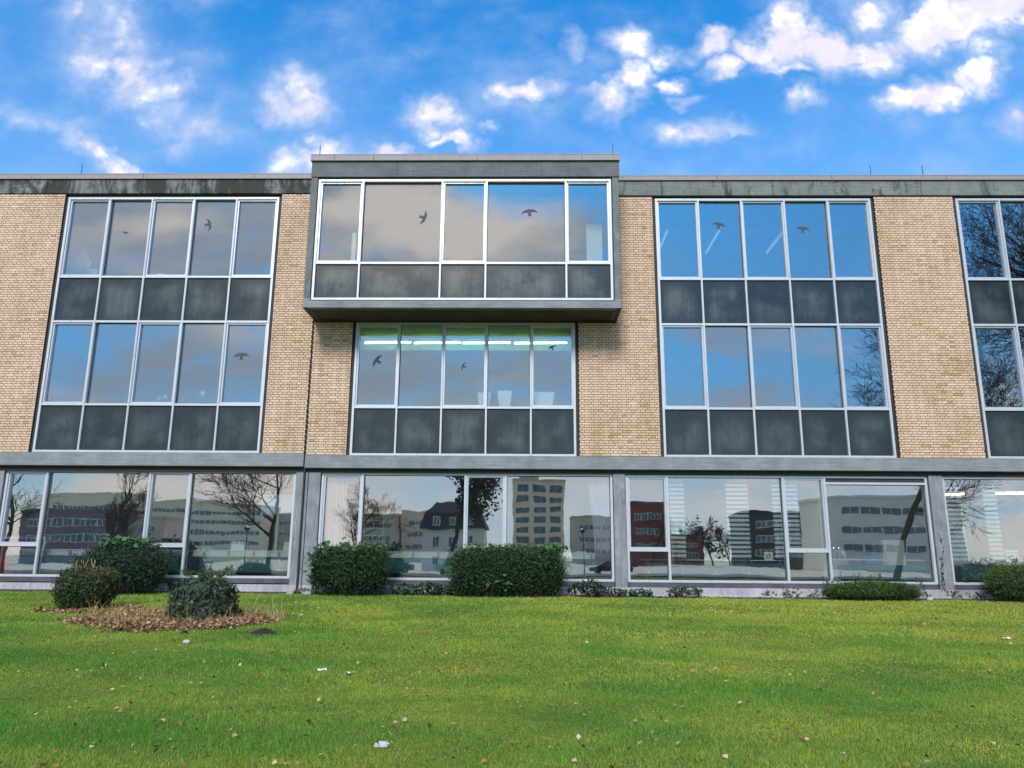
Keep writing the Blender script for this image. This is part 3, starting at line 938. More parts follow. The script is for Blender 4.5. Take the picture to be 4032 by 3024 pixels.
def ledge(x0, x1, label, step=0.69):
    t = thing('window_ledge', ((x0 + x1) / 2, 0.7, 0.15), label, 'ledge', 'white ledges behind the ground-floor windows')
    sub(t, MB().box(x0, x1, 0.62, 1.05, 1.045, 1.075), 'board', 'white_board')
    sub(t, MB().box(x0, x1, 0.635, 0.66, 0.905, 1.043), 'apron', 'white_board')
    x = x0 + 0.3
    while x < x1 - 0.1:
        sub(t, MB().box(x - 0.028, x + 0.028, 0.585, 0.634, 0.935, 1.06), 'bracket', 'tan_wood')
        sub(t, MB().box(x - 0.02, x + 0.02, 0.7, 1.0, 0.145, 1.044), 'support', 'grey_furniture')
        x += step
    return t
ledge(-14.1, -9.2, 'white window ledge with wooden brackets behind the dark shrub')
ledge(-9.05, -6.3, 'white window ledge with wooden brackets carrying white boxes')
ledge(-5.4, 2.2, 'white window ledge with wooden brackets between the two clipped hedges')
def heater(x0, x1, zt, label, step=0.93, z0=0.49):
    t = thing('radiator_cover', ((x0 + x1) / 2, 0.5, 0.14), label, 'radiator cover', 'teal radiator covers behind the ground-floor windows')
    sub(t, MB().box(x0, x1, 0.49, 0.53, z0, zt), 'panel', 'teal_metal')
    sub(t, MB().box(x0 + 0.1, x1 - 0.1, 0.535, 0.6, 0.145, zt - 0.03), 'core', 'black_plastic')
    n = max(2, int((x1 - x0) / step) + 1)
    for k in range(n):
        xx = x0 + 0.12 + (x1 - x0 - 0.24) * k / (n - 1)
        for zz in (z0 + 0.085, zt - 0.085):
            sub(t, MB().lathe([(0.016, 0), (0.016, 0.008), (0.008, 0.012)], 0, 0, 8), 'bolt', 'bolt')
            b = COL.objects[-1]
            b.matrix_parent_inverse = Matrix.Translation(Vector((xx, 0.489, zz)) - Vector(t.location)) @ Matrix.Rotation(R(90), 4, 'X')
    return t
heater(-13.95, -10.2, 0.87, 'teal panelled radiator cover behind the two rounded shrubs')
heater(-9.85, -9.35, 0.88, 'short teal radiator cover just right of the dark shrub')
heater(-8.77, -6.5, 0.88, 'teal radiator cover behind the ivy-covered stump')
heater(-5.2, -1.2, 0.88, 'teal radiator cover between the two clipped hedges')
heater(0.2, 1.95, 0.88, 'teal radiator cover just right of the wide hedge')
heater(3.2, 7.0, 0.82, 'long teal radiator cover below the striped blinds')
heater(8.34, 10.7, 0.81, 'teal radiator cover behind the low juniper', z0=0.45)
heater(11.58, 13.6, 0.81, 'teal radiator cover behind the bush at the right edge', z0=0.43)
t = thing('handrail', (5.2, 0.6, 0.14), 'thin grey rail above the long teal cover under the blinds', 'rail')
sub(t, MB().box(3.1, 7.0, 0.58, 0.62, 0.895, 0.918), 'rail', 'white_board')
for x in (3.3, 4.2, 5.2, 6.1, 6.85): sub(t, MB().box(x - 0.012, x + 0.012, 0.585, 0.612, 0.145, 0.894), 'post', 'grey_furniture')
t = thing('worktop', (9.5, 0.7, 0.14), 'narrow pale worktop holding two steel vacuum jugs', 'worktop')
sub(t, MB().box(8.15, 10.7, 0.55, 0.95, 0.93, 0.955), 'top', 'white_board')
for x in (8.3, 9.5, 10.6): sub(t, MB().box(x - 0.015, x + 0.015, 0.7, 0.73, 0.145, 0.929), 'leg', 'grey_furniture')

def blind(x0, x1, z0, z1, label, pitch=0.118):
    t = thing('venetian_blind', ((x0 + x1) / 2, 0.45, z0), label, 'blind', 'striped blinds behind the ground-floor windows')
    z = z1
    first = None
    while z > z0:
        if first is None:
            first = MB().cham(-(x1 - x0) / 2, (x1 - x0) / 2, -0.012, 0.012, -0.034, 0.034, 0.004).mesh('slat', 'blind_slat')
        o = obj('slat', first, t)
        o.location = (0, random.uniform(-0.003, 0.003), z - t.location.z)
        o.rotation_euler = (R(12), random.uniform(-0.004, 0.004), 0)
        z -= pitch
    sub(t, MB().box(x0, x1, 0.42, 0.48, z1 + 0.05, z1 + 0.1), 'head_rail', 'aluminium')
    for x in (x0 + 0.06, x1 - 0.06): sub(t, MB().box(x - 0.004, x + 0.004, 0.463, 0.467, z0, z1), 'cord', 'white_paint')
blind(3.93, 4.33, 0.90, 3.02, 'narrow striped blind at the left end of the blinded window')
blind(5.46, 6.06, 0.92, 3.02, 'striped blind in the middle of the wide pane')
blind(6.70, 7.40, 0.93, 3.02, 'striped blind crossing the mullion right of the picture frame')
blind(11.37, 11.80, 0.88, 2.98, 'striped blind next to the rightmost concrete column')
blind(12.38, 12.74, 0.90, 3.02, 'striped blind beside the stacked paper trays')

def curtain(x0, x1, z0, z1, y, label, flare=0.0):
    n = 46
    V = []; F = []
    for r in range(9):
        fz = r / 8
        for i_ in range(n + 1):
            u = i_ / n
            sq = 1 - flare * math.sin(fz * math.pi * 0.5) * 0.45 if flare else 1
            x = (x1 - (x1 - x0) * (1 - u) * sq) if flare > 0 else x0 + (x1 - x0) * u
            yy = y + 0.045 * math.sin(u * 2 * math.pi * 8 + 0.8 * math.sin(3 * u + fz)) + 0.012 * math.sin(u * 31 + fz * 4)
            V.append((x, yy, z1 - (z1 - z0) * fz))
    for r in range(8):
        for i_ in range(n):
            a = r * (n + 1) + i_
            F.append((a, a + n + 1, a + n + 2, a + 1))
    me = bpy.data.meshes.new('curtain'); me.from_pydata(V, [], F); me.materials.append(MAT['curtain']); me.shade_smooth()
    o = obj('curtain', me)
    md = o.modifiers.new('thickness', 'SOLIDIFY'); md.thickness = 0.004
    tag(o, label, 'curtain', 'lavender curtains of the middle ground-floor window')
curtain(-5.5, -4.85, 0.95, 3.05, 0.46, 'lavender curtain hanging at the left end of the middle window')
curtain(1.72, 2.33, 0.92, 3.05, 0.46, 'lavender curtain gathered at the right end of the middle window', 0.6)

def simple(name, mb, mat, label, cat, group=None):
    return tag(mb.build(name, mat), label, cat, group)
def carton(x0, x1, y0, y1, z0, z1, label, mat='paper'):
    t = thing('box', ((x0 + x1) / 2, (y0 + y1) / 2, z0), label, 'box')
    sub(t, MB().box(x0, x1, y0, y1, z0, z1 - 0.05), 'body', mat)
    sub(t, MB().box(x0 - 0.006, x1 + 0.006, y0 - 0.006, y1 + 0.006, z1 - 0.049, z1), 'lid', mat)
carton(-8.04, -7.68, 0.7, 1.0, 1.077, 1.31, 'square white box on the ledge left of the tree reflection')
carton(-6.60, -6.38, 0.7, 1.0, 1.077, 1.31, 'white box on the ledge next to the double concrete column')
carton(-8.82, -8.53, 0.68, 0.95, 1.077, 1.17, 'small blue box on the white ledge', 'blue_plastic')
t = thing('notice_board', (-6.87, 0.85, 0.14), 'pale blue board hanging in the window beside the double column', 'board')
sub(t, MB().box(-7.32, -6.42, 0.83, 0.85, 2.07, 2.57), 'sheet', 'pale_blue_board')
sub(t, MB().box(-7.34, -6.40, 0.852, 0.87, 2.05, 2.59), 'frame', 'white_paint')
sub(t, MB().box(-6.90, -6.84, 0.872, 0.91, 0.145, 2.6), 'stand', 'grey_furniture')
t = thing('desk', (-14.2, 1.9, 0.14), 'white desk with a red side at the left edge of the ground floor', 'desk')
sub(t, MB().box(-15.0, -13.7, 1.5, 2.2, 1.36, 1.42), 'top', 'white_paint')
sub(t, MB().box(-14.98, -14.5, 1.52, 2.18, 0.145, 1.359), 'drawer_unit', 'red_paint')
sub(t, MB().prism([(-13.95, 0.145), (-13.75, 1.359), (-13.68, 1.359), (-13.87, 0.145)], 1.55, 2.1), 'leg', 'white_paint')
t = thing('chair', (-14.6, 2.6, 0.14), 'red chair behind the white desk', 'chair')
sub(t, MB().box(-14.86, -14.44, 2.7, 2.76, 1.2, 1.86), 'backrest', 'red_paint')
sub(t, MB().box(-14.86, -14.44, 2.3, 2.72, 1.1, 1.16), 'seat', 'red_paint')
for a, b in ((-14.82, 2.34), (-14.48, 2.34), (-14.82, 2.72), (-14.48, 2.72)): sub(t, MB().box(a - .015, a + .015, b - .015, b + .015, 0.145, 1.1), 'leg', 'steel')
t = thing('bookshelf', (-4.9, 1.7, 0.14), 'dark bookshelf with many shelves behind the lavender curtain', 'bookshelf')
sub(t, MB().box(-5.15, -4.05, 1.98, 2.0, 0.145, 2.1), 'back', 'black_plastic')
for x in (-5.15, -4.62, -4.07): sub(t, MB().box(x, x + 0.03, 1.6, 1.979, 0.145, 2.1), 'upright', 'tan_wood')
for k in range(8):
    for a, b in ((-5.119, -4.621), (-4.589, -4.071)): sub(t, MB().box(a, b, 1.6, 1.979, 0.4 + k * 0.22, 0.42 + k * 0.22), 'shelf', 'tan_wood')
mb = MB()
for k in range(5): mb.box(1.36 + 0.012 * k, 1.70 - 0.01 * k, 0.66 + 0.01 * k, 0.9, 1.077 + k * 0.008, 1.083 + k * 0.008)
simple('paper_stack', mb, 'paper', 'loose white papers on the ledge right of the wide hedge', 'papers')
t = thing('picture_frame', (6.56, 0.62, 0.93), 'small white picture frame standing on the rail by the blinds', 'picture frame')
sub(t, MB().box(6.44, 6.68, 0.60, 0.615, 0.92, 1.13), 'frame', 'paper')
sub(t, MB().box(6.49, 6.63, 0.595, 0.599, 0.97, 1.08), 'picture', 'tan_wood')
for x, lab in ((8.35, 'left one of two steel vacuum jugs in the vented window'), (8.49, 'right one of two steel vacuum jugs in the vented window')):
    t = thing('vacuum_jug', (x, 0.72, 0.955), lab, 'vacuum jug', 'steel vacuum jugs on the worktop')
    sub(t, MB().lathe([(0.058, 0.956), (0.06, 0.97), (0.06, 1.24), (0.05, 1.27)], x, 0.72), 'body', 'steel', smooth=False)
    sub(t, MB().lathe([(0.052, 1.271), (0.062, 1.28), (0.062, 1.33), (0.03, 1.36)], x, 0.72), 'lid', 'black_plastic')
    sub(t, MB().tube([(x - 0.05, 0.72, 1.34), (x - 0.03, 0.72, 1.39), (x + 0.03, 0.72, 1.39), (x + 0.05, 0.72, 1.34)], 0.007, 6), 'handle', 'black_plastic')
t = thing('cabinet', (10.2, 3.2, 0.14), 'grey open-fronted cabinet in the room behind the vented window', 'cabinet')
sub(t, MB().box(9.55, 11.0 - 0.2, 3.38, 3.4, 0.145, 1.46), 'back', 'grey_furniture')
for x in (9.55, 9.95, 10.38, 10.78): sub(t, MB().box(x - 0.02, x + 0.02, 2.95, 3.379, 0.145, 1.46), 'side', 'grey_furniture')
for z in (0.5, 0.95, 1.2):
    for a, b in ((9.571, 9.929), (9.971, 10.359), (10.401, 10.759)): sub(t, MB().box(a, b, 2.96, 3.379, z, z + 0.025), 'shelf', 'white_board')
sub(t, MB().box(9.5, 10.82, 2.93, 3.42, 1.461, 1.495), 'top', 'black_plastic')
t = thing('printer', (9.1, 2.6, 0.14), 'boxy grey printer beside the open-fronted cabinet', 'printer')
sub(t, MB().box(8.8, 9.4, 2.4, 2.85, 0.145, 0.98), 'stand', 'grey_furniture')
sub(t, MB().box(8.83, 9.37, 2.42, 2.83, 0.985, 1.22), 'body', 'white_board')
sub(t, MB().box(8.85, 9.35, 2.40, 2.80, 1.221, 1.34), 'scanner', 'black_plastic')
sub(t, MB().box(8.9, 9.3, 2.3, 2.419, 1.06, 1.075), 'tray', 'grey_furniture')
t = thing('chair', (9.7, 1.6, 0.14), 'bright blue plastic chair behind the worktop', 'chair')
mb = MB()
mb.prism([(9.50, 0.84), (9.47, 1.0), (9.52, 1.06), (9.70, 1.04), (9.88, 1.06), (9.93, 1.0), (9.90, 0.84)], 1.5, 1.53)
sub(t, mb, 'backrest', 'blue_plastic')
sub(t, MB().box(9.52, 9.88, 1.54, 1.95, 0.58, 0.61), 'seat', 'blue_plastic')
sub(t, MB().box(9.66, 9.74, 1.531, 1.56, 0.58, 0.9), 'spine', 'black_plastic')
for a, b in ((9.55, 1.6), (9.85, 1.6), (9.55, 1.9), (9.85, 1.9)): sub(t, MB().box(a - .012, a + .012, b - .012, b + .012, 0.145, 0.579), 'leg', 'steel')
t = thing('fridge', (11.3, 3.2, 0.14), 'tall white fridge at the right of the open-fronted cabinet', 'fridge')
sub(t, MB().box(10.83, 10.835, 2.6, 2.605, 0.2, 0.21), 'hinge', 'steel')
sub(t, MB().box(10.20, 10.83, 1.9, 2.5, 0.145, 1.5), 'body', 'white_paint')
sub(t, MB().box(10.21, 10.82, 1.87, 1.899, 0.16, 1.49), 'door', 'white_paint')
sub(t, MB().box(10.25, 10.27, 1.84, 1.869, 0.8, 1.2), 'handle', 'steel')
t = thing('paper_tray', (13.1, 0.85, 0.89), 'stacked pale paper trays beside the rightmost blind', 'paper trays')
for k in range(4):
    sub(t, MB().box(12.95, 13.28, 0.7, 1.0, 0.90 + k * 0.088, 0.965 + k * 0.088), 'tray', 'white_board')
sub(t, MB().box(12.9, 13.32, 0.68, 1.02, 0.145, 0.899), 'stand', 'grey_furniture')
t = thing('timber_truss', (13.9, 1.8, 0.14), 'dark curved timber beam inside the rightmost window', 'timber')
pts = []
sub(t, MB().prism([(12.6, 2.62), (13.1, 2.42), (13.6, 2.30), (14.6, 2.18), (15.6, 2.2), (15.6, 1.95), (14.6, 1.86), (13.6, 2.02), (13.1, 2.22), (12.6, 2.5)], 1.7, 1.85), 'beam', 'beam_wood')
sub(t, MB().prism([(13.45, 3.30), (13.65, 3.30), (14.9, 2.21), (14.62, 2.21)], 1.72, 1.84), 'brace', 'beam_wood')
sub(t, MB().prism([(11.85, 2.66), (12.1, 2.72), (12.6, 2.60), (12.6, 2.46), (12.1, 2.52), (11.85, 2.52)], 1.72, 1.84), 'beam', 'beam_wood')
sub(t, MB().box(15.3, 15.5, 1.70, 1.86, 0.145, 1.93), 'post', 'beam_wood')
def tube_light(x0, x1, y, z, mat, label, group, dy=0.0):
    t = thing('ceiling_light', ((x0 + x1) / 2, y, z), label, 'ceiling light', group)
    sub(t, MB().tube([(x0, y, z), (x1, y + dy, z + 0.02)], 0.022, 8), 'tube', mat)
    sub(t, MB().box(x0 - 0.03, x1 + 0.03, y - 0.04 + min(dy, 0), y + 0.04 + max(dy, 0), z + 0.055, z + 0.10), 'housing', 'white_paint')
    for xx in (x0 + 0.02, x1 - 0.02): sub(t, MB().box(xx - 0.015, xx + 0.015, y - 0.012, y + 0.012 + dy, z + 0.02, z + 0.0549), 'holder', 'white_paint')
def depth_light(x, y0, y1, z, mat, label, group):
    t = thing('ceiling_light', (x, (y0 + y1) / 2, z), label, 'ceiling light', group)
    sub(t, MB().tube([(x, y0, z), (x, y1, z)], 0.024, 8), 'tube', mat)
    sub(t, MB().box(x - 0.05, x + 0.05, y0 - 0.03, y1 + 0.03, z + 0.055, z + 0.10), 'housing', 'white_paint')
    for yy in (y0 + 0.03, y1 - 0.03): sub(t, MB().box(x - 0.012, x + 0.012, yy - 0.012, yy + 0.012, z + 0.02, z + 0.0549), 'holder', 'white_paint')
gl = 'lit strip lights in the middle first-floor window'
for x0, x1, lab in ((-4.85, -3.45, 'leftmost greenish strip light below the jutting bay'), (-3.35, -1.95, 'second greenish strip light from the left below the bay'),
                    (-1.88, -0.45, 'third greenish strip light from the left below the bay'), (-0.33, 1.25, 'rightmost greenish strip light below the jutting bay')):
    tube_light(x0, x1, 1.6, 7.22, 'tube_green', lab, gl)
tube_light(11.75, 12.3, 1.2, 2.745, 'tube_warm', 'short warm strip light above the blind by the column', 'warm strip lights in the rightmost window')
tube_light(13.2, 14.3, 1.2, 2.775, 'tube_warm', 'long warm strip light in front of the curved timber', 'warm strip lights in the rightmost window')
for k, x in enumerate((4.4, 6.0, 8.0)):
    depth_light(x, 1.6, 3.4, 10.85, 'tube_cool', ('left', 'middle', 'right')[k] + ' pale strip light in the blue top-floor window', 'pale strip lights in the top-floor window')
carton(-10.82, -10.62, 0.45, 0.65, 8.77, 9.0, 'white box on the top-floor sill left of the bay')
carton(-10.44, -10.28, 0.45, 0.6, 8.77, 8.96, 'small white box right of another on the top-floor sill')
for x0, x1 in ((-13.4, -7.2),):
    pass
t = thing('document_shelf', (-13.3, 1.2, 7.55), 'grey shelf piled with papers in the top-left window', 'shelf')
sub(t, MB().box(-14.1, -13.0, 1.1, 1.6, 7.56, 9.4), 'unit', 'grey_furniture')
sub(t, MB().prism([(-13.75, 9.41), (-13.78, 9.78), (-13.45, 9.98), (-13.25, 9.62), (-13.3, 9.41)], 1.15, 1.2), 'sheet', 'paper')
sub(t, MB().box(-14.0, -13.5, 1.21, 1.5, 9.401, 9.6), 'binder', 'white_board')
t = thing('sill_board', (-10.3, 0.5, 8.6), 'pale inner window sill of the top-left window', 'sill')
sub(t, MB().box(-13.4, -7.3, 0.345, 0.75, 8.70, 8.765), 'board', 'room_wall')
for x in (-13.2, -10.3, -7.5): sub(t, MB().box(x, x + 0.04, 0.35, 0.7, 7.56, 8.699), 'support', 'room_wall')
for x0, x1, z1, lab in ((-1.36, -0.96, 5.50, 'left white lampshade-like sheet in the first-floor window below the bay'), (-0.79, -0.37, 5.55, 'middle white sheet in the first-floor window below the bay'),
                        (0.24, 0.83, 5.52, 'right white sheet in the first-floor window below the bay')):
    simple('display_panel', MB().prism([(x0, z1), (x1, z1), (x1 - 0.08, 4.95), (x0 + 0.08, 4.95)], 0.62, 0.66), 'paper', lab, 'panel', 'white panels in the first-floor window below the bay')
simple('display_panel', MB().box(1.75, 2.2, 0.0, 0.04, 7.56, 10.35), 'white_board', 'tall white panel standing at the right end of the jutting bay', 'panel')
simple('display_panel', MB().box(-4.95, -4.83, -0.3, -0.26, 7.56, 9.95), 'white_board', 'narrow white strip standing at the left end of the jutting bay', 'panel')
def flake(x, y, z, r, mat, label):
    mb = MB()
    for k in range(6):
        a = k * math.pi / 3
        c, s = math.cos(a), math.sin(a)
        mb.prism([(x + 0.1 * r * -s, z + 0.1 * r * c), (x + r * c - 0.12 * r * s, z + r * s + 0.12 * r * c), (x + r * c + 0.12 * r * s, z + r * s - 0.12 * r * c), (x + 0.1 * r * s, z - 0.1 * r * c)], y + 0.0005 * k, y + 0.004 + 0.0005 * k)
    simple('paper_star', mb, mat, label, 'paper star', 'paper stars stuck inside the windows')
flake(-10.06, 0.2, 5.255, 0.07, 'paper', 'white paper star in the lower left window')
flake(-10.25, 0.2, 5.20, 0.05, 'paper', 'small white paper star left of a bigger one')
flake(-9.02, 0.2, 5.36, 0.10, 'paper', 'large white paper star in the fourth lower left pane')
flake(13.15, 0.2, 5.62, 0.10, 'paper', 'white paper star in the window at the right edge')
flake(13.42, 0.2, 5.78, 0.10, 'green_paint', 'green paper star in the window at the right edge')
flake(13.50, 0.2, 5.48, 0.12, 'blue_plastic', 'blue paper star in the window at the right edge')
flake(13.28, 0.2, 5.40, 0.09, 'paper', 'lowest white paper star in the window at the right edge')

# ------------------------------------------------------------------ vegetation helpers
def leaf_mesh(name, P, N, size, aspect, mat, seed, fold=0.25, jitter=0.9, val=None):
    """one small folded leaf (two quads as a kite) per point P, facing roughly N"""
    r = np.random.default_rng(seed)
    n = len(P)
    N = N + r.normal(0, jitter, (n, 3)); N /= np.linalg.norm(N, axis=1, keepdims=True) + 1e-9
    A = r.normal(0, 1, (n, 3)); A -= (A * N).sum(1, keepdims=True) * N; A /= np.linalg.norm(A, axis=1, keepdims=True) + 1e-9
    B = np.cross(N, A)
    s = (size * r.uniform(0.65, 1.35, n))[:, None]
    L = A * s; W_ = B * s * aspect * 0.5; U = N * s * fold
    V = np.stack([P, P + L * 0.45 + W_ + U * 0.5, P + L, P + L * 0.45 - W_ + U * 0.5], 1).reshape(-1, 3)
    b = np.arange(n)[:, None] * 4
    F = np.concatenate([b + np.array([[0, 1, 2]]), b + np.array([[0, 2, 3]])], 0)
    v = r.uniform(0, 1, n) if val is None else np.clip(val + r.normal(0, 0.16, n), 0, 1)
    return np_mesh(name, V, F, mat, 'gv', np.repeat(v, 4))
def lumps(D_, seed, k=10, amp=0.13):
    r = np.random.default_rng(seed)
    c = r.normal(0, 1, (k, 3)); c /= np.linalg.norm(c, axis=1, keepdims=True)
    h = r.uniform(-0.5, 1, k)
    out = np.zeros(len(D_))
    for i_ in range(k):
        out += h[i_] * np.exp(-((D_ - c[i_]) ** 2).sum(1) / 0.16)
    return 1 + amp * out
def shrub_points(n, half, power, seed, zmin=-0.95, shell=5.0, amp=0.13):
    """points in a superellipsoid, crowded towards its skin"""
    r = np.random.default_rng(seed)
    D_ = r.normal(0, 1, (n, 3)); D_ /= np.linalg.norm(D_, axis=1, keepdims=True)
    rad = (np.abs(D_) ** power).sum(1) ** (-1 / power)
    rad *= lumps(D_, seed + 1, 22, amp) * lumps(D_, seed + 2, 40, amp * 0.5)
    u = r.uniform(0, 1, n) ** (1 / shell)
    u = u * np.where(r.uniform(0, 1, n) < 0.20, 1 + np.abs(r.normal(0, 0.10, n)), 1.0)
    P = D_ * (rad * u)[:, None]
    keep = P[:, 2] > zmin
    return (P * np.array(half))[keep], (D_ / np.array(half))[keep] / np.linalg.norm((D_ / np.array(half))[keep], axis=1, keepdims=True), u[keep]
def shrub(name, c, half, n, size, aspect, mat, label, cat, seed, power=3.5, sprays=0, stems=14, jitter=0.9, amp=0.13, stem_h=0.8, group=None):
    gzc = float(gz(np.array(c[0]), np.array(c[1])))
    t = thing(name, (c[0], c[1], gzc), label, cat, group)
    P, Nn, u = shrub_points(n, half, power, seed, amp=amp)
    rk = np.random.default_rng(seed + 9)
    hole = np.sin(11 * P[:, 0] + seed) * np.sin(10 * P[:, 1] + 2) * np.sin(12 * P[:, 2] + seed * 2)
    keep = (hole > -0.38) | (rk.uniform(0, 1, len(P)) < 0.3)
    keep &= (P[:, 2] > -0.62 * half[2]) | (rk.uniform(0, 1, len(P)) < 0.55)
    P, Nn, u = P[keep], Nn[keep], u[keep]
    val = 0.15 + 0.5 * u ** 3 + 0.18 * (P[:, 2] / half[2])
    P = P + np.array([c[0], c[1], gzc + half[2] * 0.97])
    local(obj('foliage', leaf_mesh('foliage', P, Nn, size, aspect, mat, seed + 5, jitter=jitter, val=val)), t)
    r = random.Random(seed)
    for k in range(stems):
        a = r.uniform(0, 6.28)
        q = r.uniform(0.1, 0.75)
        x0, y0 = c[0] + q * half[0] * math.cos(a), c[1] + q * half[1] * math.sin(a)
        lean = r.uniform(-0.15, 0.15), r.uniform(-0.15, 0.15)
        h = 2 * half[2] * r.uniform(stem_h * 0.6, stem_h)
        pts = [(x0 + lean[0] * h * f + r.uniform(-.02, .02), y0 + lean[1] * h * f, gzc - 0.03 + h * f) for f in (0, 0.35, 0.7, 1)]
        local(MB().tube(pts, [0.016, 0.013, 0.009, 0.004], 5).build('stem', 'twig'), t)
    if sprays > 50:
        sm = MB(); LPs = []; LNs = []
        P3, N3, _ = shrub_points(70, half, power, seed + 47, zmin=-0.3, shell=90, amp=amp)
        for p, nn in zip(P3, N3):
            p = Vector(p) + Vector((c[0], c[1], gzc + half[2] * 0.97))
            dv = (Vector(nn) * 0.7 + Vector((r.gauss(0, .45), r.gauss(0, .3), r.gauss(0.55, .35)))).normalized() * r.uniform(0.06, 0.22)
            sm.tube([p - dv * 0.4, p + dv * 0.4, p + dv], [0.004, 0.003, 0.0015], 3, cap=False)
            for q_ in range(12):
                f = r.uniform(0, 1)
                LPs.append(tuple(p + dv * f)); LNs.append((r.gauss(0, 1), r.gauss(0, 1), r.gauss(0, 1)))
        so = local(sm.build('shoots', 'twig'), t); so['kind'] = 'stuff'
        local(obj('shoot_leaves', leaf_mesh('shoot_leaves', np.array(LPs), np.array(LNs), size * 1.1, aspect, mat, seed + 48)), t)
    if sprays:
        pts_all = MB()
        P2, N2, _ = shrub_points(sprays, half, power, seed + 31, zmin=-0.4, shell=60, amp=amp)
        for p, nn in zip(P2, N2):
            p = Vector(p) + Vector((c[0], c[1], gzc + half[2] * 0.97))
            dv = (Vector(nn) + Vector((r.gauss(0, .4), r.gauss(0, .4), r.gauss(0.3, .3)))).normalized() * r.uniform(0.05, 0.16)
            pts_all.tube([p - dv, p, p + dv], [0.004, 0.003, 0.001], 3, cap=False)
        tw = local(pts_all.build('twigs', 'twig'), t)
        tw['kind'] = 'stuff'
    return t
def big_leaves(t, pts, size, seed, name='vine', mat='vine_leaf', up=(0, -0.5, 0.8)):
    P = np.array(pts)
    r = np.random.default_rng(seed)
    V = []; F = []; A = []
    for p in P:
        s = size * r.uniform(0.7, 1.3)
        n_ = np.array(up) + r.normal(0, 0.45, 3); n_ /= np.linalg.norm(n_)
        a = r.normal(0, 1, 3); a -= a.dot(n_) * n_; a /= np.linalg.norm(a)
        b = np.cross(n_, a)
        k = len(V)
        out = [(0, -0.1, 0), (0.42, 0.05, .08), (0.5, 0.45, .06), (0.22, 0.8, 0), (0, 1.0, -.1), (-0.22, 0.8, 0), (-0.5, 0.45, .06), (-0.42, 0.05, .08), (0, 0.45, -0.05)]
        V += [tuple(p + s * (x * b + y * a + z * n_)) for x, y, z in out]
        v = r.uniform(0, 1); A += [v] * 9
        F += [(k + 8, k + i_, k + (i_ + 1) % 8) for i_ in range(8)]
    local(obj(name, np_mesh(name, np.array(V), np.array(F), mat, 'gv', np.array(A))), t)

# shrubs and hedges
t = shrub('yew_shrub', (-10.15, -0.95), (0.98, 0.72, 0.62), 30000, 0.062, 0.34, 'yew_leaf', 'large dark green shrub against the wall below the left windows', 'shrub', 11, power=2.6, sprays=170, amp=0.2)
big_leaves(t, [(-10.05 + random.gauss(0, .28), -1.1 + random.gauss(0, .2), 1.26 + random.gauss(0, .06)) for _ in range(110)], 0.10, 3)
t = shrub('box_shrub', (-8.92, -4.62), (0.49, 0.50, 0.41), 22000, 0.045, 0.45, 'olive_leaf', 'small rounded shrub with bare cut twigs on top', 'shrub', 21, power=2.6, sprays=150, stems=22, amp=0.12)
mb = MB()
for k in range(13):
    x = -8.95 + random.gauss(0, .16); y = -4.7 + random.gauss(0, .12)
    z = 0.60; h = random.uniform(.1, .26); lx = random.uniform(-.12, .12)
    mb.tube([(x, y, z), (x + lx, y, z + h)], [0.008, 0.005], 5)
local(mb.build('cut_twigs', 'cut_wood'), t)
t = shrub('clipped_hedge', (-4.42, -0.72), (0.87, 0.50, 0.58), 40000, 0.05, 0.5, 'hedge_leaf', 'clipped square hedge with broad vine leaves beside the double column', 'hedge', 31, power=5.5, sprays=160, amp=0.11, stems=18)
big_leaves(t, [(random.uniform(-5.3, -3.5), -0.8 + random.gauss(0, .25), 1.18 + random.gauss(0, .05)) for _ in range(95)] +
           [(-5.35 + random.gauss(0, .06), -0.9 + random.gauss(0, .2), random.uniform(0.25, 1.0)) for _ in range(28)], 0.11, 5)
t = shrub('clipped_hedge', (-0.44, -0.68), (1.34, 0.50, 0.58), 58000, 0.05, 0.5, 'hedge_leaf', 'wide clipped hedge in the middle of the facade', 'hedge', 41, power=6.0, sprays=220, amp=0.10, stems=26)
big_leaves(t, [(random.choice((-1.4, -1.1, -0.5, 0.6, 0.85)) + random.gauss(0, .12), -0.8 + random.gauss(0, .2), 1.19 + random.gauss(0, .04)) for _ in range(75)] +
           [(random.uniform(-1.3, 0.8), -1.22, random.uniform(0.08, 0.5)) for _ in range(16)], 0.10, 6)
shrub('juniper', (8.76, -0.52), (1.08, 0.48, 0.205), 20000, 0.065, 0.24, 'juniper_leaf', 'low spreading juniper in front of the vented window', 'juniper', 51, power=2.8, sprays=110, stems=10, amp=0.16)
shrub('juniper', (12.6, -0.55), (0.95, 0.55, 0.44), 22000, 0.065, 0.24, 'juniper_leaf', 'rounded juniper cut off by the right edge', 'juniper', 61, power=2.6, sprays=110, stems=12, amp=0.18)
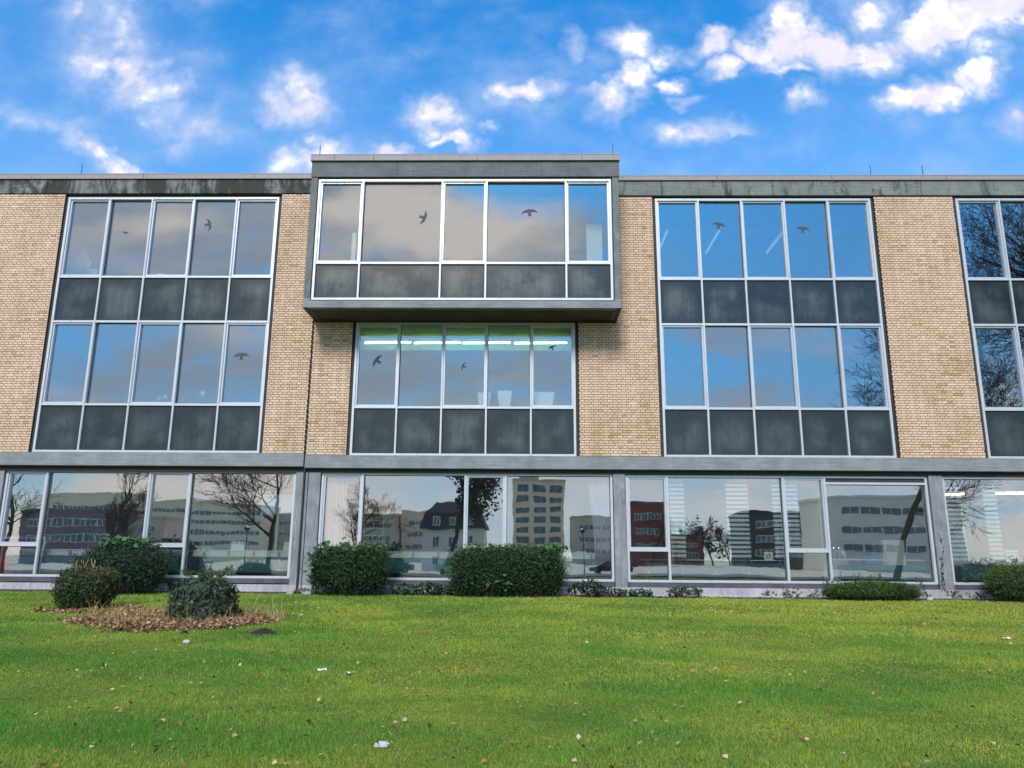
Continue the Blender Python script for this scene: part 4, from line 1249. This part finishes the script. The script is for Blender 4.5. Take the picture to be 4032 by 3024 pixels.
# low plants along the wall
for k, (x, y, hx, hz, n, s, lab) in enumerate(((-3.05, -0.45, 0.30, 0.13, 420, 0.075, 'low ivy plant next to the square hedge'), (-2.45, -0.5, 0.34, 0.15, 520, 0.075, 'low ivy plant midway between the hedges'),
                                              (-2.02, -0.35, 0.25, 0.12, 330, 0.07, 'low ivy plant touching the wide hedge'), (1.62, -0.5, 0.42, 0.19, 900, 0.06, 'dark leafy plant right of the wide hedge'),
                                              (2.25, -0.42, 0.36, 0.10, 420, 0.06, 'sparse low plant at the foot of the middle column'), (-8.75, -0.42, 0.36, 0.15, 420, 0.085, 'leafy plant at the right foot of the dark shrub'),
                                              (2.95, -0.35, 0.25, 0.09, 220, 0.07, 'sprig of ivy just right of the middle column'), (4.1, -0.22, 0.4, 0.12, 300, 0.075, 'ivy patch at the plinth under the left blind'),
                                              (-5.55, -0.6, 0.3, 0.07, 160, 0.05, 'scrappy low plant in front of the double column'))):
    shrub('ivy_plant', (x, y), (hx, 0.22, hz), n, s, 0.85, 'ivy_leaf' if k not in (3,) else 'yew_leaf', lab, 'plant', 200 + k * 7, power=2.2, sprays=8, stems=4, amp=0.3, group='low plants along the wall foot')

# ivy-grown tree stump
sx, sy = -5.95, -6.05
sz = float(gz(np.array(sx), np.array(sy)))
t = thing('tree_stump', (sx, sy, sz), 'tree stump overgrown with dark ivy and a leafy sprig on top', 'stump')
mb = MB()
ns = 20
for r_, (rr, zz) in enumerate(((0.60, -0.05), (0.56, 0.2), (0.50, 0.42), (0.40, 0.53), (0.22, 0.59), (0.02, 0.61))):
    for k in range(ns):
        a = 2 * math.pi * k / ns
        q = rr * (1 + 0.07 * math.sin(3 * a + 1) + 0.05 * math.sin(5 * a + r_))
        mb.v.append((sx + q * math.cos(a), sy + q * 0.85 * math.sin(a), sz + zz * (1 + 0.10 * math.cos(a)))); mb.a.append(.5)
for r_ in range(5):
    for k in range(ns):
        a = r_ * ns + k; b = r_ * ns + (k + 1) % ns
        mb.f.append((a, b, b + ns, a + ns))
local(mb.build('trunk', 'bark', smooth=True), t)
r = np.random.default_rng(71)
n = 2600
a = r.uniform(0, 2 * np.pi, n); h = r.uniform(0.02, 1, n)
rad = 0.60 * (1 - 0.22 * h) * np.where(h < 0.7, 1.0, np.sqrt(np.clip((1 - h) / 0.3, 0, 1))) * (1 + 0.08 * np.sin(3 * a + 1)) + r.normal(0, 0.03, n)
P = np.stack([sx + rad * np.cos(a), sy + rad * 0.87 * np.sin(a), sz + 0.60 * np.sin(np.clip(h, 0, 1) * np.pi / 2) * (1 + 0.08 * np.cos(a))], -1)
Nn = np.stack([np.cos(a), np.sin(a), h], -1)
local(obj('ivy', leaf_mesh('ivy', P, Nn, 0.062, 0.9, 'ivy_leaf', 72, jitter=0.5)), t)
mb = MB(); LP = []; LN = []
for k in range(26):
    aa = random.uniform(0, 6.28); sp = random.uniform(0.3, 1.1); hh = random.uniform(0.14, 0.40)
    if k == 0: aa, sp, hh = 0.0, 1.05, 0.40
    if k == 1: aa, sp, hh = 3.0, 0.8, 0.34
    p0 = Vector((sx + 0.05 + random.gauss(0, .09), sy + random.gauss(0, .06), sz + 0.54))
    pts = [p0 + Vector((math.cos(aa) * sp * f ** 1.3 * 0.55, math.sin(aa) * sp * f ** 1.3 * 0.4, hh * (1.35 * f - 0.35 * f * f))) for f in (0, .25, .5, .75, 1)]
    mb.tube(pts, [0.006, 0.005, 0.004, 0.003, 0.0015], 4)
    for q in range(50):
        f = random.uniform(0.15, 1)
        i_ = min(int(f * 4), 3)
        p = pts[i_].lerp(pts[i_ + 1], f * 4 - i_)
        LP.append(tuple(p + Vector((random.gauss(0, .012), random.gauss(0, .012), random.gauss(0, .012))))); LN.append((random.gauss(0, 1), random.gauss(0, 1), 1))
local(mb.build('sprig', 'twig'), t)
local(obj('sprig_leaves', leaf_mesh('sprig_leaves', np.array(LP), np.array(LN), 0.05, 0.4, 'juniper_leaf', 73)), t)
# stone lying at the wall and scraps on the lawn
def stone(name, x, y, rx, ry, rz, mat, label, cat, seed):
    r = random.Random(seed)
    z = float(gz(np.array(x), np.array(y)))
    mb = MB()
    for ir in range(6):
        th = math.pi * ir / 5
        for k in range(10):
            a = 2 * math.pi * k / 10
            q = 1 + 0.16 * math.sin(2 * a + seed) + 0.1 * math.sin(3 * a + th * 2) + r.uniform(-.06, .06)
            mb.v.append((x + rx * q * math.sin(th) * math.cos(a), y + ry * q * math.sin(th) * math.sin(a), z + rz * 0.75 + rz * math.cos(th))); mb.a.append(.5)
    for ir in range(5):
        for k in range(10):
            a = ir * 10 + k; b = ir * 10 + (k + 1) % 10
            mb.f.append((a, a + 10, b + 10, b))
    tag(mb.build(name, mat), label, cat)
stone('stone', -1.09, -14.35, 0.055, 0.045, 0.028, 'pale_stone', 'pale grey stone lying in the foreground lawn', 'stone', 1)
stone('stone', -4.95, -8.95, 0.05, 0.045, 0.035, 'pale_stone', 'white stone on the lawn below the molehill', 'stone', 2)
stone('stone', -5.85, -0.95, 0.10, 0.07, 0.05, 'grey_stone', 'larger brown-grey stone at the foot of the double column', 'stone', 3)
stone('stone', -5.45, -0.9, 0.15, 0.09, 0.055, 'grey_stone', 'flat stone beside the larger one near the square hedge', 'stone', 4)
stone('stone', 10.05, -0.75, 0.08, 0.06, 0.06, 'pale_stone', 'bright white stone at the right end of the low juniper', 'stone', 5)
def scrap(name, x, y, w_, d_, rot, mat, label, cat, seed):
    r = random.Random(seed)
    z = float(gz(np.array(x), np.array(y)))
    V = []; F = []
    for i_ in range(4):
        for j_ in range(3):
            u, v = (i_ / 3 - .5) * w_, (j_ / 2 - .5) * d_
            c, s = math.cos(rot), math.sin(rot)
            V.append((x + u * c - v * s, y + u * s + v * c, z + 0.035 + r.uniform(-0.012, 0.02)))
    for i_ in range(3):
        for j_ in range(2):
            k = i_ * 3 + j_
            F.append((k, k + 3, k + 4, k + 1))
    me = bpy.data.meshes.new(name); me.from_pydata(V, [], F); me.materials.append(MAT[mat])
    o = obj(name, me); o.modifiers.new('thickness', 'SOLIDIFY').thickness = 0.002
    tag(o, label, cat)
scrap('paper_scrap', -2.33, -11.35, 0.10, 0.05, 0.3, 'paper', 'crumpled white paper scrap on the lawn left of centre', 'paper scrap', 1)
scrap('paper_scrap', -2.0, -11.5, 0.06, 0.05, 1.0, 'paper', 'tiny white scrap just right of the crumpled paper', 'paper scrap', 2)
scrap('wrapper', 7.73, -7.63, 0.13, 0.07, 0.1, 'pink_wrapper', 'pink wrapper on the lawn near the right edge', 'wrapper', 3)
# molehills
def molehill(x, y, r_, h, label, seed):
    rr = random.Random(seed)
    z = float(gz(np.array(x), np.array(y)))
    mb = MB(); n = 22
    for k in range(7):
        f = k / 6
        for i_ in range(n):
            a = 2 * math.pi * i_ / n
            q = r_ * f * (1 + rr.uniform(-.12, .12))
            mb.v.append((x + q * 1.35 * math.cos(a), y + q * math.sin(a), z - 0.01 + h * (1 - f ** 1.7) * (1 + rr.uniform(-.25, .25)))); mb.a.append(.5)
    for k in range(6):
        for i_ in range(n):
            a = k * n + i_; b = k * n + (i_ + 1) % n
            mb.f.append((a, a + n, b + n, b))
    tag(mb.build('molehill', 'molehill_soil'), label, 'molehill')
molehill(-4.2, -7.8, 0.20, 0.075, 'black molehill at the right end of the leaf litter', 3)
molehill(-5.35, -8.1, 0.07, 0.06, 'small black clod at the front of the leaf litter', 4)

# creeper on the plinth and the right-hand column
t = thing('creeper', (11.0, 0.1, 0), 'brown creeper with small leaves climbing the rightmost column and its plinth', 'creeper')
mb = MB(); LP = []
def vine(pts):
    mb.tube(pts, [0.008 - 0.006 * k / (len(pts) - 1) for k in range(len(pts))], 4)
    for p in pts:
        for _ in range(2): LP.append((p[0] + random.gauss(0, .03), p[1] - 0.008, p[2] + random.gauss(0, .03)))
for k in range(3):
    x = 10.86 + 0.03 * k; z = 0.2; pts = []
    for i_ in range(14 if k == 0 else 8):
        pts.append((x, 0.12, z)); x += random.gauss(0, .02); x = min(max(x, 10.83), 11.0); z += 0.11
    vine(pts)
for k in range(16):
    x = random.uniform(9.9, 13.2); z = 0.0; pts = []
    for i_ in range(4): pts.append((x, 0.11, z)); x += random.gauss(0, .06); z += 0.05
    vine(pts)
local(mb.build('stem', 'twig'), t)
local(obj('leaves', leaf_mesh('leaves', np.array(LP), np.tile([0, -1.0, 0.2], (len(LP), 1)), 0.045, 0.9, 'ivy_leaf', 91)), t)
t = thing('creeper', (7.2, 0.1, 0), 'sparse creeper on the plinth between the blinds and the low juniper', 'creeper')
mb = MB(); LP = []
for k in range(14):
    x = random.uniform(6.3, 7.9); z = 0.0; pts = []
    for i_ in range(4): pts.append((x, 0.11, z)); x += random.gauss(0, .06); z += 0.045
    vine(pts)
local(mb.build('stem', 'twig'), t)
local(obj('leaves', leaf_mesh('leaves', np.array(LP), np.tile([0, -1.0, 0.2], (len(LP), 1)), 0.045, 0.9, 'ivy_leaf', 92)), t)

# pebbles along the plinth
r = np.random.default_rng(5)
mb = MB()
for k in range(420):
    x = r.uniform(3.2, 6.6) if k < 300 else r.uniform(-14, 14); y = r.uniform(-0.28, 0.1)
    s = r.uniform(0.012, 0.035); z = float(gz(np.array(x), np.array(y))) + s * 0.4
    n = len(mb.v)
    for (a, b, c) in ((1, 0, 0), (0, 1, 0), (-1, 0, 0), (0, -1, 0), (0, 0, .7), (0, 0, -.7)):
        q = r.uniform(.7, 1.2); mb.v.append((x + a * s * q, y + b * s * q, z + c * s * q)); mb.a.append(.5)
    for i_ in range(4):
        mb.f += [(n + i_, n + (i_ + 1) % 4, n + 4), (n + (i_ + 1) % 4, n + i_, n + 5)]
tag(mb.build('gravel', 'pale_stone'), 'pale gravel strip along the foot of the plinth', kind='stuff')

# ------------------------------------------------------------------ grass
def in_litter(x, y):
    return (((x + 6.1) / 1.8) ** 2 + ((y + 6.35) / 1.5) ** 2) + 0.35 * np.sin(2.3 * x + 1.0) * np.sin(2.1 * y) + 0.2 * np.sin(5.1 * x) * np.sin(4.3 * y + 2)
def grass():
    r = np.random.default_rng(3)
    bands = [(-16.2, -12.0, 10500, 0.031, 0.0026), (-12.0, -8.0, 4600, 0.034, 0.0040), (-8.0, -4.0, 2000, 0.038, 0.0062), (-4.0, -0.35, 1250, 0.038, 0.009)]
    Vs, As = [], []
    for y0, y1, dens_, hgt, wid in bands:
        wmax = 0.72 * (y1 + 20.7) + 1.0
        n = int(dens_ * 2 * wmax * (y1 - y0))
        x = r.uniform(-wmax, wmax, n); y = r.uniform(y0, y1, n)
        k = (np.abs(x) < 0.72 * (y + 20.7) + 1.0)
        lit = in_litter(x, y)
        k &= r.uniform(0, 1, n) < np.clip((lit - 0.35) / 0.6, 0.10, 1.0)
        k &= ~((y > -0.62 + 0.12 * np.sin(3.1 * x) + 0.08 * np.sin(7 * x)) & (r.uniform(0, 1, n) < 0.93))
        x, y = x[k], y[k]
        nt = int(26 * 2 * wmax * (y1 - y0))             # denser, longer tufts
        tx, ty = r.uniform(-wmax, wmax, nt), r.uniform(y0, y1, nt)
        per = max(6, int(dens_ * 0.004))
        tx = (tx[:, None] + r.normal(0, 0.035, (nt, per))).ravel(); ty = (ty[:, None] + r.normal(0, 0.035, (nt, per))).ravel()
        tk = (np.abs(tx) < 0.72 * (ty + 20.7) + 1.0) & (in_litter(tx, ty) > 0.8) & (ty < -0.75)
        tx, ty = tx[tk], ty[tk]
        nplain = len(x)
        x = np.concatenate([x, tx]); y = np.concatenate([y, ty]); n = len(x)
        tuft = np.arange(n) >= nplain
        z = gz(x, y)
        patch = 0.75 + 0.35 * np.sin(0.8 * x + 1.3 * y) * np.sin(1.1 * y - 0.5 * x) + 0.25 * np.sin(3.3 * x + 1) * np.sin(2.9 * y)
        hh = hgt * r.uniform(0.35, 1.15, n) * np.clip(patch, 0.45, 1.35) * np.where(tuft, 1.7, 1.0)
        az = r.uniform(0, 2 * np.pi, n); la = r.uniform(0, 2 * np.pi, n)
        bend = r.uniform(0.25, 1.15, n) * hh
        w_ = wid * r.uniform(0.7, 1.3, n)
        dx_, dy_ = np.cos(az) * w_ / 2, np.sin(az) * w_ / 2
        bx, by = np.cos(la) * bend, np.sin(la) * bend
        v0 = np.stack([x - dx_, y - dy_, z - 0.004], -1); v1 = np.stack([x + dx_, y + dy_, z - 0.004], -1)
        v2 = np.stack([x + bx * 0.35 + dx_ * .8, y + by * 0.35 + dy_ * .8, z + hh * 0.6], -1)
        v3 = np.stack([x + bx * 0.35 - dx_ * .8, y + by * 0.35 - dy_ * .8, z + hh * 0.6], -1)
        v4 = np.stack([x + bx, y + by, z + hh], -1)
        Vs.append(np.stack([v0, v1, v2, v3, v4], 1).reshape(-1, 3)); As.append(np.repeat(r.uniform(0, 1, n), 5))
    V = np.concatenate(Vs); A = np.concatenate(As)
    b = (np.arange(len(V) // 5) * 5)[:, None]
    F = np.concatenate([b + np.array([[0, 1, 2]]), b + np.array([[0, 2, 3]]), b + np.array([[3, 2, 4]])], 0)
    o = obj('grass', np_mesh('grass', V, F, 'grass_blade', 'gv', A))
    tag(o, 'short patchy winter lawn in front of the building', kind='stuff')
grass()
def flat_leaves(name, P, size, mat, seed, label, lift=0.02, tilt=0.5):
    r = np.random.default_rng(seed)
    n = len(P)
    N = np.tile([0, 0, 1.0], (n, 1))
    P = P + np.stack([np.zeros(n), np.zeros(n), r.uniform(0.3, 1.0, n) * lift], -1)
    o = obj(name, leaf_mesh(name, P, N, size, 0.75, mat, seed, fold=0.3, jitter=tilt))
    tag(o, label, kind='stuff')
r = np.random.default_rng(17)
n = 2200
y = -15.6 + 14.8 * r.uniform(0, 1, n) ** 1.1
x = r.uniform(-1, 1, n) * (0.7 * (y + 20.7) + 0.5)
keep = r.uniform(0, 1, n) < np.where(x < -1, 0.8, 0.5)
x, y = x[keep], y[keep]
flat_leaves('fallen_leaves', np.stack([x, y, gz(x, y) + 0.006], -1), 0.046, 'dead_leaf', 18, 'scattered tan fallen leaves on the lawn', 0.035, 0.45)
n = 10000
a = r.uniform(0, 2 * np.pi, n); q = np.sqrt(r.uniform(0, 1, n))
x = -6.1 + 2.3 * q * np.cos(a) + r.normal(0, .15, n); y = -6.4 + 1.9 * q * np.sin(a) + r.normal(0, .15, n)
lk = in_litter(x, y) < 0.75 + 0.45 * r.uniform(0, 1, n) ** 2.5
x, y = x[lk], y[lk]
x2 = -8.6 + 1.1 * q[:900] * np.cos(a[:900]); y2 = -5.0 + 0.7 * q[:900] * np.sin(a[:900])
x = np.concatenate([x, x2]); y = np.concatenate([y, y2])
k = ~(((x - sx) ** 2 + ((y - sy) / .87) ** 2) < 0.3)
x, y = x[k], y[k]
flat_leaves('leaf_litter', np.stack([x, y, gz(x, y) + 0.004], -1), 0.06, 'dead_leaf', 19, 'thick brown leaf litter around the ivy-grown stump', 0.05, 0.55)
# dry stalks in the litter
n = 2300
a = r.uniform(0, 2 * np.pi, n); q = np.sqrt(r.uniform(0, 1, n))
x = -6.3 + 1.9 * q * np.cos(a); y = -6.0 + 1.4 * q * np.sin(a)
k = ~(((x - sx) ** 2 + ((y - sy) / .87) ** 2) < 0.3)
x, y = x[k], y[k]; n = len(x); z = gz(x, y)
h = r.uniform(0.04, 0.20, n) + (r.uniform(0, 1, n) < 0.05) * 0.25
la = r.uniform(0, 2 * np.pi, n); bd = r.uniform(0.1, 1.1, n) * h; az = r.uniform(0, np.pi, n); ww = 0.0042
dx_, dy_ = np.cos(az) * ww, np.sin(az) * ww
v0 = np.stack([x - dx_, y - dy_, z], -1); v1 = np.stack([x + dx_, y + dy_, z], -1)
v2 = np.stack([x + np.cos(la) * bd * .4 + dx_ * .8, y + np.sin(la) * bd * .4 + dy_ * .8, z + h * .6], -1)
v3 = np.stack([x + np.cos(la) * bd * .4 - dx_ * .8, y + np.sin(la) * bd * .4 - dy_ * .8, z + h * .6], -1)
v4 = np.stack([x + np.cos(la) * bd, y + np.sin(la) * bd, z + h], -1)
V = np.stack([v0, v1, v2, v3, v4], 1).reshape(-1, 3); b = (np.arange(n) * 5)[:, None]
F = np.concatenate([b + np.array([[0, 1, 2]]), b + np.array([[0, 2, 3]]), b + np.array([[3, 2, 4]])], 0)
tag(obj('dry_grass', np_mesh('dry_grass', V, F, 'straw', 'gv', np.repeat(r.uniform(0, 1, n), 5))), 'dry yellow stalks standing in the leaf litter', kind='stuff')

# ------------------------------------------------------------------ the town behind the camera, seen mirrored in the panes
def bare_tree(x, y, height, spread, seed, label, trunk_r=0.22, fork=0.3, levels=4, up=0.55, leaves=0, leafmat_='far_leaf', density=1.0, twig=0.014, leafsize=0.28):
    rr = random.Random(seed)
    t = thing('bare_tree' if not leaves else 'leafy_tree', (x, y, G0), label, 'tree', 'trees mirrored in the windows')
    trunk, crown = MB(), MB()
    tips = []
    def grow(p, d_, L, r0, lev):
        n = 5 if lev < 3 else 3
        pts, rad = [p.copy()], [r0]
        for k in range(n):
            d_ = (d_ + Vector((rr.gauss(0, .13), rr.gauss(0, .13), rr.gauss(0.03, .08) + 0.04 * up))).normalized()
            pts.append(pts[-1] + d_ * (L / n)); rad.append(max(r0 * (1 - 0.75 * (k + 1) / n), twig))
        (trunk if lev == 0 else crown).tube(pts, rad, (9, 6, 5, 3, 3)[min(lev, 4)], cap=(lev == 0))
        if lev >= levels:
            tips.append(pts[-1]); tips.append(pts[1]); return
        nb = int((7, 7, 6, 5, 4)[min(lev, 4)] * density)
        for k in range(nb):
            f = rr.uniform(fork if lev == 0 else 0.2, 1.0)
            i_ = min(int(f * n), n - 1)
            q = pts[i_].lerp(pts[i_ + 1], f * n - i_)
            a = rr.uniform(0, 6.283)
            axis = d_.orthogonal().normalized()
            axis.rotate(Matrix.Rotation(a, 3, d_))
            ang = rr.uniform(0.45, 0.95) * (1.25 - up * 0.6)
            nd = (d_ * math.cos(ang) + axis * math.sin(ang))
            if lev == 0: nd.x *= spread; nd.y *= spread
            nd.normalize()
            grow(q, nd, L * rr.uniform(0.42, 0.68) * (1 - 0.25 * f if lev == 0 else 1), max(rad[i_] * rr.uniform(0.42, 0.62), twig), lev + 1)
    grow(Vector((x, y, G0 - 0.1)), Vector((rr.gauss(0, .03), rr.gauss(0, .03), 1)), height * 0.72, trunk_r, 0)
    local(trunk.build('trunk', 'bark', smooth=True), t)
    local(crown.build('crown', 'bark'), t)
    if leaves:
        r2 = np.random.default_rng(seed)
        tp = np.array([tuple(v) for v in tips])
        P = tp[r2.integers(0, len(tp), leaves)] + r2.normal(0, 0.32, (leaves, 3))
        local(obj('leaves', leaf_mesh('leaves', P, r2.normal(0, 1, (leaves, 3)), leafsize, 0.8, leafmat_, seed + 1)), t)
    return t
bare_tree(-36.3, -45, 10.5, 0.9, 101, 'slim bare tree mirrored in the wide pane above the dark shrub', 0.20, 0.12, 4, 0.9)
bare_tree(-21.6, -45, 12.5, 1.3, 102, 'bare tree mirrored left of the double column', 0.26, 0.35, 4, 0.4)
bare_tree(-44.5, -45, 13.0, 1.5, 103, 'bare tree mirrored in the pane at the left edge', 0.28, 0.3, 4, 0.3)
bare_tree(-24.0, -90, 11.5, 1.5, 104, 'round bare tree mirrored behind the lavender curtain', 0.3, 0.2, 4, 0.5, density=1.15)
bare_tree(-8.4, -66, 13.5, 1.2, 105, 'dark leafy tree mirrored above the mansard house', 0.35, 0.4, 3, 0.5, leaves=3800, leafsize=0.36)
bare_tree(30.8, -45, 25.5, 1.6, 1106, 'bare tree mirrored in the last lower pane of the blue window', 0.30, 0.3, 4, 0.4, density=1.4, twig=0.015)
bare_tree(28.0, -16, 27.0, 1.9, 107, 'big bare tree mirrored in the panes at the right edge', 0.62, 0.12, 4, 0.2, density=1.6, twig=0.010)
bare_tree(26.0, -140, 12.0, 1.5, 108, 'bare tree mirrored at the left end of the blinded window', 0.3, 0.3, 3, 0.4, density=1.2)
for k, (x, h) in enumerate(((39, 11), (43, 9.5), (46.5, 9), (35, 8.5))):
    bare_tree(x * 1.1, -175, h, 1.0, 120 + k, ('tallest', 'second', 'third', 'fourth')[k] + ' brownish tree mirrored between the striped blinds', 0.25, 0.2, 3, 0.6, leaves=700, leafmat_='autumn_leaf', leafsize=0.5)

def facade_windows(t, x0, x1, yf, rows, w_, gap, frame='far_frame', glass='far_glass', h=1.5, wallmat=None, axis='x', const=0.0):
    """single windows in a row: a frame (part) with its pane (sub-part)"""
    fm, gm = {}, None
    me_f = MB(); e = 0.09
    me_f.box(-w_ / 2, -w_ / 2 + e, -0.06, 0.06, -h / 2, h / 2).box(w_ / 2 - e, w_ / 2, -0.06, 0.06, -h / 2, h / 2)
    me_f.box(-w_ / 2 + e, w_ / 2 - e, -0.059, 0.059, -h / 2, -h / 2 + e).box(-w_ / 2 + e, w_ / 2 - e, -0.059, 0.059, h / 2 - e, h / 2)
    me_f.box(-0.04, 0.04, -0.058, 0.058, -h / 2 + e, h / 2 - e)
    me_f = me_f.mesh('window', frame)
    me_g = MB().box(-w_ / 2 + e, w_ / 2 - e, -0.02, 0.03, -h / 2 + e, h / 2 - e).mesh('pane', glass)
    n = int((x1 - x0 + gap) / (w_ + gap))
    off = ((x1 - x0) - (n * w_ + (n - 1) * gap)) / 2
    for z in rows:
        for k in range(n):
            c = x0 + off + w_ / 2 + k * (w_ + gap)
            o = obj('window', me_f, t)
            if axis == 'x':
                o.location = Vector((c, yf, z)) - t.location
            else:
                o.location = Vector((yf, c, z)) - t.location
                o.rotation_euler = (0, 0, R(90))
            obj('pane', me_g, o)
# tan tower: front faces the building (+y)
YT = -230
t = thing('tower_block', (4.2, YT - 8, G0), 'tan seven-storey block with square windows mirrored right of the middle hedge', 'building')
sub(t, MB().box(-4.2, 12.4, YT - 18, YT, G0, 24.9), 'wall', 'tan_render')
sub(t, MB().box(-4.5, 12.7, YT - 18.3, YT + 0.3, 24.91, 25.5), 'parapet', 'grey_render')
sub(t, MB().box(-2.5, 4.0, YT - 12, YT - 5, 25.51, 27.6), 'penthouse', 'grey_render')
facade_windows(t, -3.9, 12.1, YT + 0.02, [22.9 - 3.32 * k for k in range(7)], 4.0, 1.3, h=2.1, frame='cream_render')
facade_windows(t, YT - 17, YT - 1, 12.42, [22.9 - 3.32 * k for k in range(7)], 1.1, 0.9, h=2.1, frame='cream_render', axis='y')
facade_windows(t, YT - 17, YT - 1, -4.22, [22.9 - 3.32 * k for k in range(7)], 1.1, 0.9, h=2.1, frame='cream_render', axis='y')
# beige ribbon-window offices
def ribbon_block(x0, x1, yf, depth, top, rows, label, mat='beige_render', gl='far_glass', w_=1.5):
    t = thing('office_block', ((x0 + x1) / 2, yf - depth / 2, G0), label, 'building')
    sub(t, MB().box(x0, x1, yf - depth, yf, G0, top), 'wall', mat)
    sub(t, MB().box(x0 - 0.2, x1 + 0.2, yf - depth - 0.2, yf + 0.2, top + 0.01, top + 0.5), 'parapet', mat)
    facade_windows(t, x0 + 1.2, x1 - 1.2, yf + 0.02, rows, w_, 0.12, h=1.35, glass=gl)
    return t
ribbon_block(-109, -84, -230, 16, 17.0, [14.2, 11.1, 7.9, 4.8], 'beige office wing with ribbon windows mirrored in the pane left of the double column')
ribbon_block(-128, -109.5, -236, 16, 18.6, [15.6, 12.3, 9.1, 6.0], 'beige office wing mirrored in the narrow pane right of the dark shrub')
ribbon_block(-154, -128.5, -228, 16, 19.8, [15.6, 12.3, 9.1, 6.2], 'taller beige office wing mirrored behind the slim bare tree')
ribbon_block(-83.5, -72, -240, 14, 14.2, [11.4, 8.2, 5.0], 'lower beige office end mirrored behind the pale blue board', 'grey_render')
ribbon_block(-93, -76, -122, 12, 8.6, [6.6, 3.8], 'plum-coloured low block mirrored at the left edge of the ground floor', 'plum_render', w_=1.9)
ribbon_block(-75.5, -68, -126, 12, 7.8, [5.6, 2.9], 'dark low block mirrored behind the slim bare tree', 'grey_render', w_=1.7)
ribbon_block(-47, -36, -200, 12, 12.3, [9.6, 6.4, 3.4], 'low grey block mirrored behind the round bare tree', 'grey_render')
ribbon_block(-35.5, -14, -206, 12, 13.4, [10.6, 7.4, 4.2], 'low tan block mirrored left of the mansard house', 'tan_render')
ribbon_block(13.5, 30, -205, 12, 12.2, [9.4, 6.2, 3.1], 'low grey block mirrored right of the tan tower', 'grey_render')
ribbon_block(45.5, 66, -140, 12, 10.2, [8.0, 5.0, 2.2], 'dark glassy block mirrored behind the striped blinds', 'dark_facade', w_=2.2)
ribbon_block(21.0, 29.5, -142, 10, 12.2, [9.6, 6.6, 3.6], 'brown block mirrored at the left end of the blinded window', 'brick_red', w_=1.3)
ribbon_block(51, 74, -112, 12, 11.2, [9.0, 5.9, 2.8], 'cream banded block mirrored in the vented window', 'cream_render', w_=3.4)
ribbon_block(36.5, 44, -170, 10, 6.5, [4.2, 1.6], 'small red-brown block mirrored between the blinds', 'brick_red')
# house with a dark mansard roof
hx, hy = -9.4, -82
t = thing('mansard_house', (hx, hy, G0), 'pale house with a dark mansard roof mirrored under the leafy tree', 'house')
sub(t, MB().box(hx - 3.9, hx + 3.9, hy - 8, hy, G0, 4.5), 'wall', 'cream_render')
mb = MB()
lv = [(4.3, 0.35, 4.51), (3.7, -0.2, 6.6), (2.4, -2.2, 8.3), (0.9, -3.9, 8.6)]
for ex_, ey_, z in lv:
    mb.v += [(hx - ex_, hy + ey_, z), (hx + ex_, hy + ey_, z), (hx + ex_, hy - 8 - ey_, z), (hx - ex_, hy - 8 - ey_, z)]; mb.a += [.5] * 4
for k in range(3):
    for i_ in range(4):
        a = k * 4 + i_; b = k * 4 + (i_ + 1) % 4
        mb.f.append((a, b, b + 4, a + 4))
mb.f += [(3, 2, 1, 0), (12, 13, 14, 15)]
rf = sub(t, mb, 'roof', 'slate_roof')
sub(t, MB().box(hx + 1.5, hx + 2.1, hy - 4, hy - 3.4, 7.5, 9.4), 'chimney', 'brick_red')
facade_windows(t, hx - 3.4, hx + 3.4, hy + 0.02, [2.9, 0.6], 1.0, 1.1, h=1.4)
facade_windows(t, hx - 2.6, hx + 2.6, hy + 0.25, [5.5], 0.9, 1.2, h=1.0, frame='cream_render')
# street lamp and parked cars along the road behind
for x, lab in ((-29.0, 'street lamp mirrored in the narrow pane right of the dark shrub'), (5.9, 'street lamp mirrored in front of the tan tower')):
    t = thing('street_lamp', (x, -60, G0), lab, 'street lamp')
    sub(t, MB().tube([(x, -60, G0), (x, -60, 3.4)], [0.07, 0.045], 8), 'pole', 'dark_facade')
    sub(t, MB().lathe([(0.06, 3.40), (0.30, 3.55), (0.28, 3.75), (0.05, 3.85)], x, -60, 12), 'lamp_head', 'dark_facade')
def car(x, y, mat, label):
    t = thing('parked_car', (x, y, G0), label, 'car', 'cars parked along the street behind the camera')
    z = G0 + 0.06
    sub(t, MB().prism([(x - 2.1, z + 0.3), (x - 2.15, z + 0.75), (x - 1.3, z + 0.9), (x + 1.7, z + 0.92), (x + 2.1, z + 0.7), (x + 2.1, z + 0.3)], y - 0.85, y + 0.85), 'body', mat)
    sub(t, MB().prism([(x - 1.3, z + 0.901), (x - 0.6, z + 1.42), (x + 1.0, z + 1.45), (x + 1.7, z + 0.921)], y - 0.75, y + 0.75), 'cabin', 'far_glass')
    for cx_ in (x - 1.3, x + 1.35):
        for yy in (y - 0.86, y + 0.66):
            o = sub(t, MB().lathe([(0.31, 0), (0.31, 0.2)], 0, 0, 14), 'wheel', 'black_plastic')
            o.matrix_parent_inverse = Matrix.Translation(Vector((cx_, yy + 0.2, z + 0.31)) - Vector(t.location)) @ Matrix.Rotation(R(90), 4, 'X')
for x, m, lab in ((-13.2, 'dark_facade', 'dark parked car mirrored low in the pane left of the leafy tree'), (-6.8, 'grey_furniture', 'grey parked car mirrored low below the mansard house'),
                  (1.5, 'red_paint', 'red parked car mirrored low beside the tan tower'), (8.5, 'dark_facade', 'dark parked car mirrored low right of the tan tower'), (-19.4, 'white_paint', 'white parked car mirrored low at the left of the middle window')):
    car(x, -58.5, m, lab)
